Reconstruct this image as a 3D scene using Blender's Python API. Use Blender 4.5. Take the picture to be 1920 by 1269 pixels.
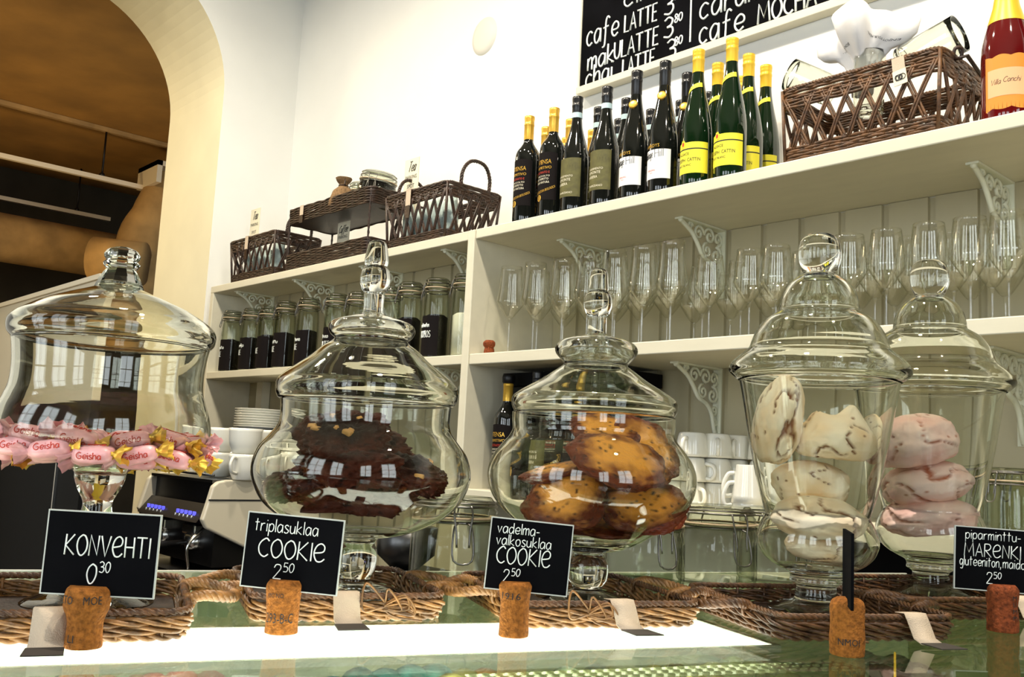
import bpy, bmesh, math, random
from mathutils import Vector, Matrix, Euler, noise
for o in list(bpy.data.objects): bpy.data.objects.remove(o)
SC = bpy.context.scene; COL = SC.collection
pi = math.pi; sin = math.sin; cos = math.cos; R = math.radians
# ------------------------------------------------------------ camera
F_PX, IW, IH = 1780.0, 1920, 1269
YAW, PITCH, ROLL = R(137.71), R(7.02), R(2.86)
CAM = Vector((0, 0, 1.37))
cf = Vector((cos(YAW)*cos(PITCH), sin(YAW)*cos(PITCH), sin(PITCH)))
r0 = Vector((sin(YAW), -cos(YAW), 0)); u0 = r0.cross(cf)
cr = r0*cos(ROLL) + u0*sin(ROLL); cu = -r0*sin(ROLL) + u0*cos(ROLL)
cd = bpy.data.cameras.new('camera'); cam = bpy.data.objects.new('camera', cd); COL.objects.link(cam)
cd.sensor_fit = 'HORIZONTAL'; cd.sensor_width = 36.0; cd.lens = F_PX/IW*36.0; cd.clip_start = 0.02; cd.clip_end = 60
cam.matrix_world = Matrix(((cr.x, cu.x, -cf.x, CAM.x), (cr.y, cu.y, -cf.y, CAM.y), (cr.z, cu.z, -cf.z, CAM.z), (0, 0, 0, 1)))
SC.camera = cam
# ------------------------------------------------------------ world, lights, exposure
SC.view_settings.view_transform = 'Standard'; SC.view_settings.look = 'None'
SC.view_settings.gamma = 1.0; SC.view_settings.exposure = 0.40; SC.view_settings.use_curve_mapping = False
W = bpy.data.worlds.new('world'); SC.world = W; W.use_nodes = True
wb = W.node_tree.nodes['Background']; wb.inputs[0].default_value = (0.72, 0.86, 1.0, 1); wb.inputs[1].default_value = 2.0
def area(name, loc, target, sx, sy, power, col, shape='RECTANGLE', spread=180):
    l = bpy.data.lights.new(name, 'AREA'); l.shape = shape; l.size = sx; l.size_y = sy; l.energy = power; l.color = col; l.spread = R(spread)
    o = bpy.data.objects.new(name, l); COL.objects.link(o); o.location = loc
    o.rotation_euler = (Vector(target)-Vector(loc)).to_track_quat('-Z', 'Y').to_euler(); return o
# daylight through the three tall windows behind the camera
DAY = (0.86, 0.94, 1.0)
WINS = [('front', -1.9), ('front', -0.5), ('front', 0.9), ('right', -1.4), ('right', 0.2)]   # wall, centre
for wname, c in WINS:
    if wname == 'front': area('daylight', (c, -2.52, 2.0), (c, 0, 1.9), 0.85, 2.0, 24, DAY)
    else: area('daylight', (2.52, c, 2.0), (0, c, 1.9), 0.85, 2.0, 24, DAY)
# warm ceiling spots in front of the shelves
SPOTS = [(-3.3, 0.75, 3.82), (-2.1, 0.85, 3.82), (-0.9, 0.95, 3.82), (0.3, 0.9, 3.82)]
for p in SPOTS: area('spot_light', (p[0], p[1], p[2]-0.02), (p[0], p[1]+0.35, 0), 0.14, 0.14, 25, (1.0, 0.90, 0.74), 'DISK', 150)
CY = SC.cycles
CY.max_bounces = 14; CY.diffuse_bounces = 5; CY.glossy_bounces = 6; CY.transmission_bounces = 14; CY.transparent_max_bounces = 64
CY.sample_clamp_indirect = 6.0; CY.sample_clamp_direct = 0.0; CY.caustics_refractive = True; CY.caustics_reflective = False; CY.blur_glossy = 0.5
CY.use_denoising = True; CY.denoiser = 'OPENIMAGEDENOISE'
# ------------------------------------------------------------ placing helpers: pixel of the photograph -> point on a known plane
def ray(px, py): return cf + cr*((px-IW/2)/F_PX) - cu*((py-IH/2)/F_PX)
def onz(px, py, z): d = ray(px, py); return CAM + d*((z-CAM.z)/d.z)
def ony(px, py, y): d = ray(px, py); return CAM + d*(y/d.y)
def onx(px, py, x): d = ray(px, py); return CAM + d*(x/d.x)
def atd(px, py, dep): return CAM + ray(px, py)*dep
def depth(p): return (Vector(p)-CAM).dot(cf)
def projy(p):
    d = Vector(p)-CAM; return IH/2 - F_PX*d.dot(cu)/d.dot(cf)
def zat(x, y, py):
    lo, hi = -2.0, 5.0
    for _ in range(50):
        m = (lo+hi)/2
        if projy((x, y, m)) > py: lo = m
        else: hi = m
    return lo
# ------------------------------------------------------------ scene helpers
def tag(o, label=None, cat=None, group=None, kind=None):
    if label: o['label'] = label
    if cat: o['category'] = cat
    if group: o['group'] = group
    if kind: o['kind'] = kind
    return o
def thing(name, label, cat, loc=(0, 0, 0), rz=0.0, group=None):
    o = bpy.data.objects.new(name, None); COL.objects.link(o); o.empty_display_size = 0.05
    o.location = loc; o.rotation_euler = (0, 0, rz); return tag(o, label, cat, group)
def dup(root, loc=None, rz=None, label=None, group=None):
    r = root.copy(); COL.objects.link(r)
    if loc is not None: r.location = loc
    if rz is not None: r.rotation_euler = (0, 0, rz)
    if label: r['label'] = label
    if group: r['group'] = group
    for ch in list(root.children):
        c = ch.copy(); COL.objects.link(c); c.parent = r
        for g in list(ch.children):
            d = g.copy(); COL.objects.link(d); d.parent = c
    return r
def catmull(pts, n=6, closed=False):
    P = [Vector(p) for p in pts]; out = []; m = len(P)
    if m < 3 and not closed: return P
    rng = range(m if closed else m-1)
    for i in rng:
        p1, p2 = P[i], P[(i+1) % m]
        p0 = P[i-1] if (closed or i > 0) else p1*2-p2
        p3 = P[(i+2) % m] if (closed or i+2 < m) else p2*2-p1
        for k in range(n):
            t = k/n; t2 = t*t; t3 = t2*t
            out.append(0.5*((2*p1)+(p2-p0)*t+(2*p0-5*p1+4*p2-p3)*t2+(3*p1-p0-3*p2+p3)*t3))
    if not closed: out.append(P[-1])
    return out
class MB:
    def __init__(s): s.v = []; s.f = []; s.m = []; s.sm = []; s.mi = 0; s.M = None; s.smooth = True; s.at = {}
    def add(s, vs, fs, smooth=None):
        b = len(s.v); M = s.M
        s.v.extend([tuple(M @ Vector(v)) if M is not None else tuple(v) for v in vs])
        s.f.extend([tuple(i+b for i in f) for f in fs]); s.m.extend([s.mi]*len(fs))
        s.sm.extend([s.smooth if smooth is None else smooth]*len(fs)); return b
    def box(s, x0, x1, y0, y1, z0, z1):
        s.add([(x0, y0, z0), (x1, y0, z0), (x1, y1, z0), (x0, y1, z0), (x0, y0, z1), (x1, y0, z1), (x1, y1, z1), (x0, y1, z1)],
              [(3, 2, 1, 0), (4, 5, 6, 7), (0, 1, 5, 4), (1, 2, 6, 5), (2, 3, 7, 6), (3, 0, 4, 7)], False)
    def lathe(s, prof, n=48, c=(0, 0, 0), smooth=True, cap=False, rip=None):
        vs = []; fs = []; rings = []
        for (r, z) in prof:
            if r < 1e-5: rings.append([len(vs)]); vs.append((c[0], c[1], c[2]+z))
            else:
                ids = []
                for k in range(n):
                    a = 2*pi*k/n; rr = r*(rip(a, z) if rip else 1)
                    ids.append(len(vs)); vs.append((c[0]+rr*cos(a), c[1]+rr*sin(a), c[2]+z))
                rings.append(ids)
        for A, B in zip(rings, rings[1:]):
            if len(A) == 1 and len(B) == 1: continue
            for k in range(n):
                k2 = (k+1) % n
                if len(A) == 1: fs.append((A[0], B[k2], B[k]))
                elif len(B) == 1: fs.append((A[k], A[k2], B[0]))
                else: fs.append((A[k], A[k2], B[k2], B[k]))
        if cap:
            if len(rings[0]) > 1: fs.append(tuple(reversed(rings[0])))
            if len(rings[-1]) > 1: fs.append(tuple(rings[-1]))
        s.add(vs, fs, smooth)
    def tube(s, path, r, n=6, closed=False, cap=True, flat=None):
        P = [Vector(p) for p in path]; m = len(P)
        if m < 2: return
        rad = r if callable(r) else (lambda t: r)
        T = []
        for i in range(m):
            a = P[i-1] if (i > 0 or closed) else P[i]; b = P[(i+1) % m] if (i < m-1 or closed) else P[i]
            t = b-a; T.append(t.normalized() if t.length > 1e-9 else Vector((0, 0, 1)))
        up = Vector((0, 0, 1)) if abs(T[0].z) < 0.9 else Vector((1, 0, 0))
        N = (up-T[0]*up.dot(T[0])).normalized(); vs = []
        for i in range(m):
            N = N-T[i]*N.dot(T[i])
            N = N.normalized() if N.length > 1e-6 else T[i].orthogonal().normalized()
            B = T[i].cross(N); rr = rad(i/max(1, m-1)); fl = flat or 1
            for k in range(n):
                a = 2*pi*k/n; vs.append(P[i]+N*(rr*cos(a)*fl)+B*(rr*sin(a)))
        fs = []
        for i in range(m if closed else m-1):
            j = (i+1) % m
            for k in range(n): fs.append((i*n+k, i*n+(k+1) % n, j*n+(k+1) % n, j*n+k))
        if cap and not closed: fs.append(tuple(range(n-1, -1, -1))); fs.append(tuple((m-1)*n+k for k in range(n)))
        s.add(vs, fs, True)
    def ball(s, c, r, nu=16, nv=10, sc=(1, 1, 1)):
        prof = [(sin(pi*i/nv)*r, -cos(pi*i/nv)*r) for i in range(nv+1)]; prof[0] = (0, -r); prof[-1] = (0, r)
        b = len(s.v); M = s.M; s.M = (M or Matrix()) @ Matrix.Translation(c) @ Matrix.Diagonal((*sc, 1)); s.lathe(prof, nu); s.M = M
    def prism(s, poly, h0, h1, axis='z'):
        n = len(poly); q = {'z': lambda a, b, h: (a, b, h), 'y': lambda a, b, h: (a, h, b), 'x': lambda a, b, h: (h, a, b)}[axis]
        vs = [q(a, b, h0) for a, b in poly]+[q(a, b, h1) for a, b in poly]
        fs = [tuple(range(n-1, -1, -1)), tuple(range(n, 2*n))]+[(i, (i+1) % n, n+(i+1) % n, n+i) for i in range(n)]
        s.add(vs, fs, False)
    def build(s, name, mats, parent=None, loc=None, rz=None, fix=True):
        me = bpy.data.meshes.new(name); me.from_pydata(s.v, [], s.f)
        for m in (mats if isinstance(mats, (list, tuple)) else [mats]): me.materials.append(m)
        me.polygons.foreach_set('material_index', s.m); me.polygons.foreach_set('use_smooth', s.sm)
        for k, vals in s.at.items():
            a = me.attributes.new(k, 'FLOAT', 'POINT'); a.data.foreach_set('value', vals)
        me.validate(); me.update()
        if fix:
            bm = bmesh.new(); bm.from_mesh(me); bmesh.ops.recalc_face_normals(bm, faces=bm.faces); bm.to_mesh(me); bm.free()
        o = bpy.data.objects.new(name, me); COL.objects.link(o)
        if parent: o.parent = parent
        if loc is not None: o.location = loc
        if rz is not None: o.rotation_euler = (0, 0, rz)
        return o
def bevel(o, w=0.002, seg=2):
    m = o.modifiers.new('bevel', 'BEVEL'); m.width = w; m.segments = seg; m.limit_method = 'ANGLE'; return o
def sph(prof, n=5): return [(max(0.0, p.x), p.y) for p in catmull([(a, b, 0) for a, b in prof], n)]
def inset(prof, t):   # thickness offset of a (r, z) outline towards the axis side
    out = []
    for i, (r, z) in enumerate(prof):
        a = prof[max(0, i-1)]; b = prof[min(len(prof)-1, i+1)]
        dx, dz = b[0]-a[0], b[1]-a[1]; L = math.hypot(dx, dz) or 1
        out.append((max(0.0, r-abs(dz)/L*t), z-(dx/L*t if dz >= 0 else -dx/L*t)))
    return out
# ------------------------------------------------------------ materials
def nodes(name):
    m = bpy.data.materials.new(name); m.use_nodes = True; nt = m.node_tree; b = nt.nodes['Principled BSDF']; return m, nt, b
def ln(nt, a, b): nt.links.new(a, b)
def mat(name, col, rough=0.5, metal=0.0, var=0.0, vscale=20.0, bump=0.0, bscale=60.0, spec=0.5, coat=0.0, col2=None, stretch=None, trans=0.0, sss=0.0):
    m, nt, b = nodes(name); c = (*col, 1)
    b.inputs['Base Color'].default_value = c; b.inputs['Roughness'].default_value = rough; b.inputs['Metallic'].default_value = metal
    b.inputs['Specular IOR Level'].default_value = spec; b.inputs['Coat Weight'].default_value = coat; b.inputs['Coat Roughness'].default_value = 0.06
    if trans: b.inputs['Transmission Weight'].default_value = trans
    if sss: b.inputs['Subsurface Weight'].default_value = sss; b.inputs['Subsurface Radius'].default_value = (0.01, 0.008, 0.006)
    if var or bump:
        tc = nt.nodes.new('ShaderNodeTexCoord'); mp = nt.nodes.new('ShaderNodeMapping'); ln(nt, tc.outputs['Object'], mp.inputs[0])
        if stretch: mp.inputs['Scale'].default_value = stretch
    if var:
        n = nt.nodes.new('ShaderNodeTexNoise'); n.inputs['Scale'].default_value = vscale; n.inputs['Detail'].default_value = 6; ln(nt, mp.outputs[0], n.inputs['Vector'])
        r = nt.nodes.new('ShaderNodeValToRGB'); ln(nt, n.outputs[0], r.inputs[0])
        lo = col2 or tuple(max(0, x*(1-var)) for x in col); hi = tuple(min(1, x*(1+var*0.6)) for x in col)
        r.color_ramp.elements[0].position = 0.34; r.color_ramp.elements[0].color = (*lo, 1); r.color_ramp.elements[1].position = 0.68; r.color_ramp.elements[1].color = (*hi, 1)
        ln(nt, r.outputs[0], b.inputs['Base Color'])
    if bump:
        n2 = nt.nodes.new('ShaderNodeTexNoise'); n2.inputs['Scale'].default_value = bscale; n2.inputs['Detail'].default_value = 5; ln(nt, mp.outputs[0], n2.inputs['Vector'])
        bp = nt.nodes.new('ShaderNodeBump'); bp.inputs['Strength'].default_value = bump; bp.inputs['Distance'].default_value = 0.004; ln(nt, n2.outputs[0], bp.inputs['Height']); ln(nt, bp.outputs[0], b.inputs['Normal'])
    return m
def real_glass(name, col=(0.97, 0.985, 0.965), ior=1.46, rough=0.0):
    m, nt, b = nodes(name); nt.nodes.remove(b); g = nt.nodes.new('ShaderNodeBsdfGlass'); g.inputs['Color'].default_value = (*col, 1); g.inputs['IOR'].default_value = ior; g.inputs['Roughness'].default_value = rough
    ln(nt, g.outputs[0], nt.nodes['Material Output'].inputs[0]); return m
def thin_glass(name, clear=(0.97, 0.98, 0.95), edge=(0.55, 0.58, 0.48), gain=1.6, base=0.0, rough=0.02, power=3.0):
    m, nt, b = nodes(name); nt.nodes.remove(b)
    lw = nt.nodes.new('ShaderNodeLayerWeight'); lw.inputs['Blend'].default_value = 0.5
    pw = nt.nodes.new('ShaderNodeMath'); pw.operation = 'POWER'; ln(nt, lw.outputs['Facing'], pw.inputs[0]); pw.inputs[1].default_value = power
    mx = nt.nodes.new('ShaderNodeMix'); mx.data_type = 'RGBA'; ln(nt, pw.outputs[0], mx.inputs[0]); mx.inputs[6].default_value = (*clear, 1); mx.inputs[7].default_value = (*edge, 1)
    t = nt.nodes.new('ShaderNodeBsdfTransparent'); ln(nt, mx.outputs[2], t.inputs[0])
    g = nt.nodes.new('ShaderNodeBsdfGlossy'); g.inputs['Roughness'].default_value = rough; g.inputs['Color'].default_value = (1, 1, 1, 1)
    p5 = nt.nodes.new('ShaderNodeMath'); p5.operation = 'POWER'; ln(nt, lw.outputs['Facing'], p5.inputs[0]); p5.inputs[1].default_value = 5.0   # Schlick reflectance
    ma = nt.nodes.new('ShaderNodeMath'); ma.operation = 'MULTIPLY_ADD'; ma.use_clamp = True; ln(nt, p5.outputs[0], ma.inputs[0]); ma.inputs[1].default_value = 0.9*gain/1.3; ma.inputs[2].default_value = 0.045+base
    ms = nt.nodes.new('ShaderNodeMixShader'); ln(nt, ma.outputs[0], ms.inputs[0]); ln(nt, t.outputs[0], ms.inputs[1]); ln(nt, g.outputs[0], ms.inputs[2])
    ln(nt, ms.outputs[0], nt.nodes['Material Output'].inputs[0]); return m
def emit(name, col, s):
    m, nt, b = nodes(name); b.inputs['Base Color'].default_value = (*col, 1); b.inputs['Emission Color'].default_value = (*col, 1); b.inputs['Emission Strength'].default_value = s; return m
M = dict(
    plate=mat('cover_plate', (0.70, 0.68, 0.60), 0.5),
    wall=mat('wall_plaster', (0.86, 0.86, 0.82), 0.8, var=0.03, vscale=3, bump=0.05, bscale=90),
    room=mat('dark_room_paint', (0.10, 0.075, 0.05), 0.8, var=0.2, vscale=2),
    jamb=mat('jamb_plaster_warm_light', (0.86, 0.80, 0.57), 0.8, var=0.05, vscale=4),  # wall plaster again, with the cream cast of the lighting put into its colour
    ceil=mat('ceiling_paint', (0.34, 0.30, 0.22), 0.85),
    floor=mat('floor_wood', (0.13, 0.08, 0.045), 0.45, var=0.4, vscale=4, stretch=(1, 8, 1)),
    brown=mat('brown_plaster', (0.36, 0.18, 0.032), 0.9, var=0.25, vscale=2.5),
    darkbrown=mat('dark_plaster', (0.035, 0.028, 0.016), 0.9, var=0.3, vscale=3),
    shelf=mat('shelf_paint', (0.70, 0.66, 0.515), 0.45, var=0.035, vscale=30, bump=0.06, bscale=40, stretch=(0.25, 1, 1)),
    bead=mat('beadboard_paint', (0.43, 0.385, 0.245), 0.5, var=0.06, vscale=9, stretch=(1, 1, 0.2)),
    iron=mat('bracket_paint', (0.70, 0.71, 0.56), 0.45, bump=0.2, bscale=150),
    black=mat('black_paint', (0.004, 0.004, 0.0045), 0.7, spec=0.12),
    chalkb=mat('chalkboard', (0.004, 0.004, 0.005), 0.85, var=0.5, vscale=7, spec=0.04),
    chalk=mat('chalk', (0.86, 0.90, 0.86), 0.9),
    cardedge=mat('card_edge', (0.50, 0.52, 0.48), 0.6),
    ink=mat('printed_ink', (0.012, 0.012, 0.012), 0.7),
    cork=mat('cork', (0.36, 0.128, 0.022), 0.85, var=0.42, vscale=260, bump=0.7, bscale=420, spec=0.2),
    corkd=mat('aged_cork', (0.24, 0.055, 0.016), 0.8, var=0.5, vscale=240, bump=0.6, bscale=380, spec=0.2),
    wick=mat('wicker', (0.115, 0.048, 0.014), 0.45, var=0.6, vscale=70, bump=0.3, bscale=300),
    wickl=mat('pale_wicker', (0.27, 0.13, 0.038), 0.42, var=0.6, vscale=60, bump=0.3, bscale=300),
    wickd=mat('dark_wicker', (0.030, 0.012, 0.005), 0.4, var=0.6, vscale=60, bump=0.3, bscale=300),
    wickm=mat('brown_wicker', (0.036, 0.014, 0.005), 0.4, var=0.6, vscale=60, bump=0.3, bscale=300),
    cloth=mat('tag_cloth', (0.62, 0.50, 0.37), 0.9, bump=0.4, bscale=900),
    clothd=mat('tag_cloth_dark', (0.035, 0.028, 0.022), 0.8),
    china=mat('china', (0.80, 0.79, 0.71), 0.18, coat=0.5),
    paper=mat('sign_paper', (0.80, 0.74, 0.56), 0.8),
    napkin=mat('napkin', (0.86, 0.83, 0.80), 0.85, bump=0.15, bscale=60),
    steel=mat('steel', (0.62, 0.62, 0.60), 0.22, 1.0),
    wire=mat('wire_steel', (0.22, 0.21, 0.19), 0.3, 1.0),
    darksteel=mat('dark_steel', (0.10, 0.10, 0.10), 0.35, 1.0),
    cream=mat('cream_enamel', (0.72, 0.62, 0.44), 0.4),
    enamel=mat('machine_enamel', (0.66, 0.60, 0.46), 0.3, coat=0.3),
    blackp=mat('black_plastic', (0.006, 0.0055, 0.0055), 0.35, spec=0.3),
    choc=mat('chocolate_cookie', (0.065, 0.014, 0.006), 0.5, var=0.75, vscale=70, bump=0.9, bscale=120),
    nut=mat('nut_chip', (0.68, 0.36, 0.09), 0.5, var=0.3, vscale=90),
    tea=mat('loose_tea', (0.005, 0.004, 0.003), 0.9, bump=0.8, bscale=300, spec=0.1),
    sugar=mat('sugar', (0.80, 0.77, 0.68), 0.8, bump=0.3, bscale=400),
    teabag=mat('tea_sachet', (0.50, 0.60, 0.56), 0.7, var=0.2, vscale=30),
    burlap=mat('burlap', (0.24, 0.14, 0.06), 0.95, var=0.4, vscale=220, bump=0.7, bscale=500),
    gold=mat('gold_foil', (0.80, 0.47, 0.06), 0.32, 0.55, bump=0.1, bscale=200),
    goldy=mat('yellow_foil', (0.86, 0.55, 0.035), 0.38, 0.25),
    blackfoil=mat('black_foil', (0.008, 0.008, 0.009), 0.3),
    bottle=mat('bottle_black_glass', (0.005, 0.006, 0.005), 0.06, coat=0.6),
    bottleg=mat('bottle_green_glass', (0.003, 0.014, 0.004), 0.05, coat=0.6),
    rose=mat('rose_wine_glass', (0.10, 0.003, 0.004), 0.06, coat=0.7),
    lab_black=mat('label_black', (0.007, 0.005, 0.005), 0.7, spec=0.1), lab_olive=mat('label_olive', (0.105, 0.095, 0.022), 0.6, var=0.25, vscale=60),
    lab_white=mat('label_white', (0.82, 0.81, 0.80), 0.6), lab_yellow=mat('label_yellow', (0.80, 0.72, 0.035), 0.55),
    lab_orange=mat('label_orange', (0.70, 0.26, 0.025), 0.5), lab_pink=mat('label_peach', (0.82, 0.44, 0.22), 0.5),
    lab_blue=mat('label_blue', (0.50, 0.66, 0.70), 0.5), red=mat('red_ink', (0.55, 0.04, 0.015), 0.6),
    pinkwrap=mat('pink_wrapper', (0.85, 0.42, 0.42), 0.35, var=0.25, vscale=60, coat=0.2),
    rubber=mat('rubber_seal', (0.55, 0.42, 0.27), 0.6),
    led=emit('led_blue', (0.12, 0.12, 0.9), 0.7), strip=emit('lamp_strip', (1.0, 0.98, 0.94), 4.5),
    duct=mat('duct_sleeve', (0.42, 0.25, 0.085), 0.85, var=0.3, vscale=5),
    perf=mat('perforated_metal', (0.52, 0.53, 0.30), 0.35, 0.2),
    jar=real_glass('jar_glass', (0.962, 0.968, 0.938), 1.46), jarthin=thin_glass('clip_jar_glass', (0.95, 0.965, 0.92), (0.26, 0.28, 0.19), 1.2, -0.025),
    clipjar=real_glass('clip_jar_clear_glass', (0.95, 0.975, 0.93), 1.4),
    wine=thin_glass('wine_glass_bowl', (0.985, 0.985, 0.97), (0.66, 0.66, 0.54), 1.2, 0.01, 0.03, 4.0),
        tumbler=thin_glass('tumbler_glass', (0.98, 0.98, 0.96), (0.04, 0.035, 0.02), 0.8, -0.01, 0.02, 3.2),
    top=thin_glass('counter_glass', (0.95, 0.975, 0.93), (0.62, 0.72, 0.60), 0.95, 0.0, 0.02),
)
# ------------------------------------------------------------ the setting
YF, YB, YBL = 1.80, 2.155, 2.02      # shelf front, back wall of the right unit, back wall of the left unit
ZT, ZM, Z3 = 2.044, 1.664, 1.268     # shelf tops
XL, XD0, XD1, XR = -3.972, -2.197, -2.165, 0.55
def struct(name, mb, m): return tag(mb.build(name, m), kind='structure')
b = MB(); b.box(-11, 2.8, -2.8, 4.2, -0.05, 0); struct('floor', b, M['floor'])
b = MB(); b.box(-4.62, 2.8, -2.8, 2.4, 3.9, 3.95); struct('ceiling', b, M['ceil'])
b = MB(); b.prism([(-4.02, YB+0.012), (-2.28, YB+0.012), (-2.275, YB), (2.75, YB), (2.75, 2.4), (-4.02, 2.4)], 0, 3.9); struct('wall_back', b, M['wall'])
# end wall with the arched opening
arc = [(1.24+0.56*cos(a), 2.95+0.56*sin(a)) for a in [pi*(1-k/40) for k in range(41)]]
poly = [(-2.75, 0), (0.68, 0)]+arc+[(1.80, 0), (2.4, 0), (2.4, 3.9), (-2.75, 3.9)]
b = MB(); b.prism(poly, -4.62, -4.02, 'x')
n = len(b.f)
for i in range(2, n): b.m[i] = 1
wl = struct('wall_left', b, [M['wall'], M['jamb']])
b = MB(); b.box(2.6, 2.75, -2.75, 2.4, 0, 3.9); struct('wall_right', b, M['room'])
b = MB(); b.box(-4.02, 2.75, -2.75, -2.6, 0, 3.9); struct('wall_front', b, M['room'])
# the dim room beyond the arch
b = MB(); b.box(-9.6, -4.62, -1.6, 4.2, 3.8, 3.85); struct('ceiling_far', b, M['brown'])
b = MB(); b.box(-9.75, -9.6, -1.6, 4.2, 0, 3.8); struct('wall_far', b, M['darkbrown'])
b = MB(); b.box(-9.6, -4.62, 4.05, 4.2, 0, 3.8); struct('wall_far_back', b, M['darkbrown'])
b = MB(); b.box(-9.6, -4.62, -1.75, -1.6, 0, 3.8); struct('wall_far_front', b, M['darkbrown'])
fl = area('far_room_fill', (-5.8, 0.35, 3.7), (-6.0, 1.4, 0), 0.5, 0.5, 46, (1.0, 0.78, 0.46))  # unseen fill light, added for the dim room and to brighten the arch jamb
fl2 = area('far_ceiling_fill', (-7.0, 1.2, 1.6), (-7.2, 1.9, 3.8), 0.5, 0.5, 13, (1.0, 0.72, 0.36))  # unseen fill aimed upwards, added to brighten the brown ceiling
# windows behind the camera: frames with glazing bars in front of the daylight
for i, (wname, c) in enumerate(WINS):
    b = MB()
    def bar(a0, a1, z0, z1, d0=0.0, d1=0.05):
        if wname == 'front': b.box(a0, a1, -2.50+d0, -2.50+d1, z0, z1)
        else: b.box(2.45-d1+0.05, 2.50-d0, a0, a1, z0, z1)
    for a in (-0.47, -0.02, 0.43): bar(c+a, c+a+0.04, 0.95, 3.05)
    for z in (0.93, 1.6, 2.3, 3.02): bar(c-0.47, c+0.47, z, z+0.035)
    struct('window_%d' % (i+1), b, M['shelf'])
# ceiling spots (the fittings of the four lamps)
sp0 = None
for i, p in enumerate(SPOTS):
    if sp0 is None:
        sp0 = thing('ceiling_spotlight', 'x', 'light', p, 0, 'ceiling spotlights'); bb = MB()
        bb.lathe([(0.075, 0.08), (0.09, 0.08), (0.095, 0.0), (0.085, 0.0), (0.075, 0.06)], 24); bb.build('ring', M['steel'], sp0)
        sp0['label'] = 'round steel ceiling spotlight above the shelves'
    else: dup(sp0, p)
# ------------------------------------------------------------ shelving
def board(name, par, x0, x1, y0, y1, z0, z1, m=M['shelf'], w=0.0025):
    bb = MB(); bb.box(x0, x1, y0, y1, z0, z1); return bevel(bb.build(name, m, par), w)
def beads(par, x0, x1, y, z0, z1, xs):   # tongue and groove boards with V grooves
    bb = MB(); pts = [(x0, y)]; g = 0.0045
    x = xs
    while x < x1:
        if x > x0+0.01: pts += [(x-g, y), (x-g*0.6, y+0.009), (x+0.012, y+0.009), (x+0.012+g*0.4, y)]
        x += 0.0925*SX
    pts += [(x1, y), (x1, y+0.0105), (x0, y+0.0105)]
    bb.prism(pts, z0, z1); return bb.build('back_panel', M['bead'], par)
SX = 1.205
ul = thing('shelf_unit', 'shallow white shelving with baskets on top and clip jars of tea inside', 'shelving', (0, 0, 0))
board('side_panel', ul, XL, XL+0.03, YF, YBL-0.001, 0.905, ZT-0.03)
board('top_board', ul, XL, XD0-0.001, YF, YB+0.01, ZT-0.03, ZT)
board('middle_board', ul, XL+0.031, XD0-0.001, YF, YBL-0.012, ZM-0.03, ZM)
beads(ul, XL+0.031, XD0-0.001, YBL-0.011, 0.905, ZT-0.031, XL+0.1)
b = MB(); b.box(-3.80, -3.75, YBL-0.05, YBL-0.012, 0.905, ZM-0.031); b.build('batten', M['shelf'], ul)
ur = thing('shelf_unit', 'deep white shelving carrying wine bottles above rows of wine glasses', 'shelving', (0, 0, 0))
board('side_panel', ur, XD0, XD1, YF-0.004, YB-0.001, 0.905, ZT-0.001)
board('top_board', ur, XD1+0.001, XR, YF, YB-0.001, ZT-0.03, ZT)
board('middle_board', ur, XD1+0.001, XR, YF, YB-0.012, ZM-0.032, ZM)
board('lower_board', ur, XD1+0.001, XR, YF, YB-0.012, Z3-0.03, Z3)
beads(ur, XD1+0.001, XR, YB-0.011, Z3-0.03, ZT-0.031, -1.500-0.1115*6+0.0)
b = MB(); b.box(XD1+0.001, -1.17, YB-0.012, YB-0.002, 0.905, Z3-0.031); b.build('lower_back_panel', M['shelf'], ur)
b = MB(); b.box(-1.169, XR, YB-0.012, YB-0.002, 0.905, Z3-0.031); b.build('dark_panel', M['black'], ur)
board('side_panel', ur, XR+0.001, XR+0.032, YF-0.004, YB-0.001, 0.905, ZT-0.001)
# low dark back bar that carries the machine
bk = thing('back_bar', 'low dark counter along the back wall under the shelves', 'counter', (0, 0, 0))
b = MB(); b.box(-3.99, -1.62, 1.24, YBL-0.002, 0.87, 0.904); b.box(-2.14, -1.62, YBL-0.002, YB-0.002, 0.87, 0.904); b.build('worktop', M['blackp'], bk)
b = MB(); b.box(-3.97, -1.64, 1.28, YBL-0.03, 0.001, 0.869); b.build('cabinet', M['black'], bk)
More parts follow.
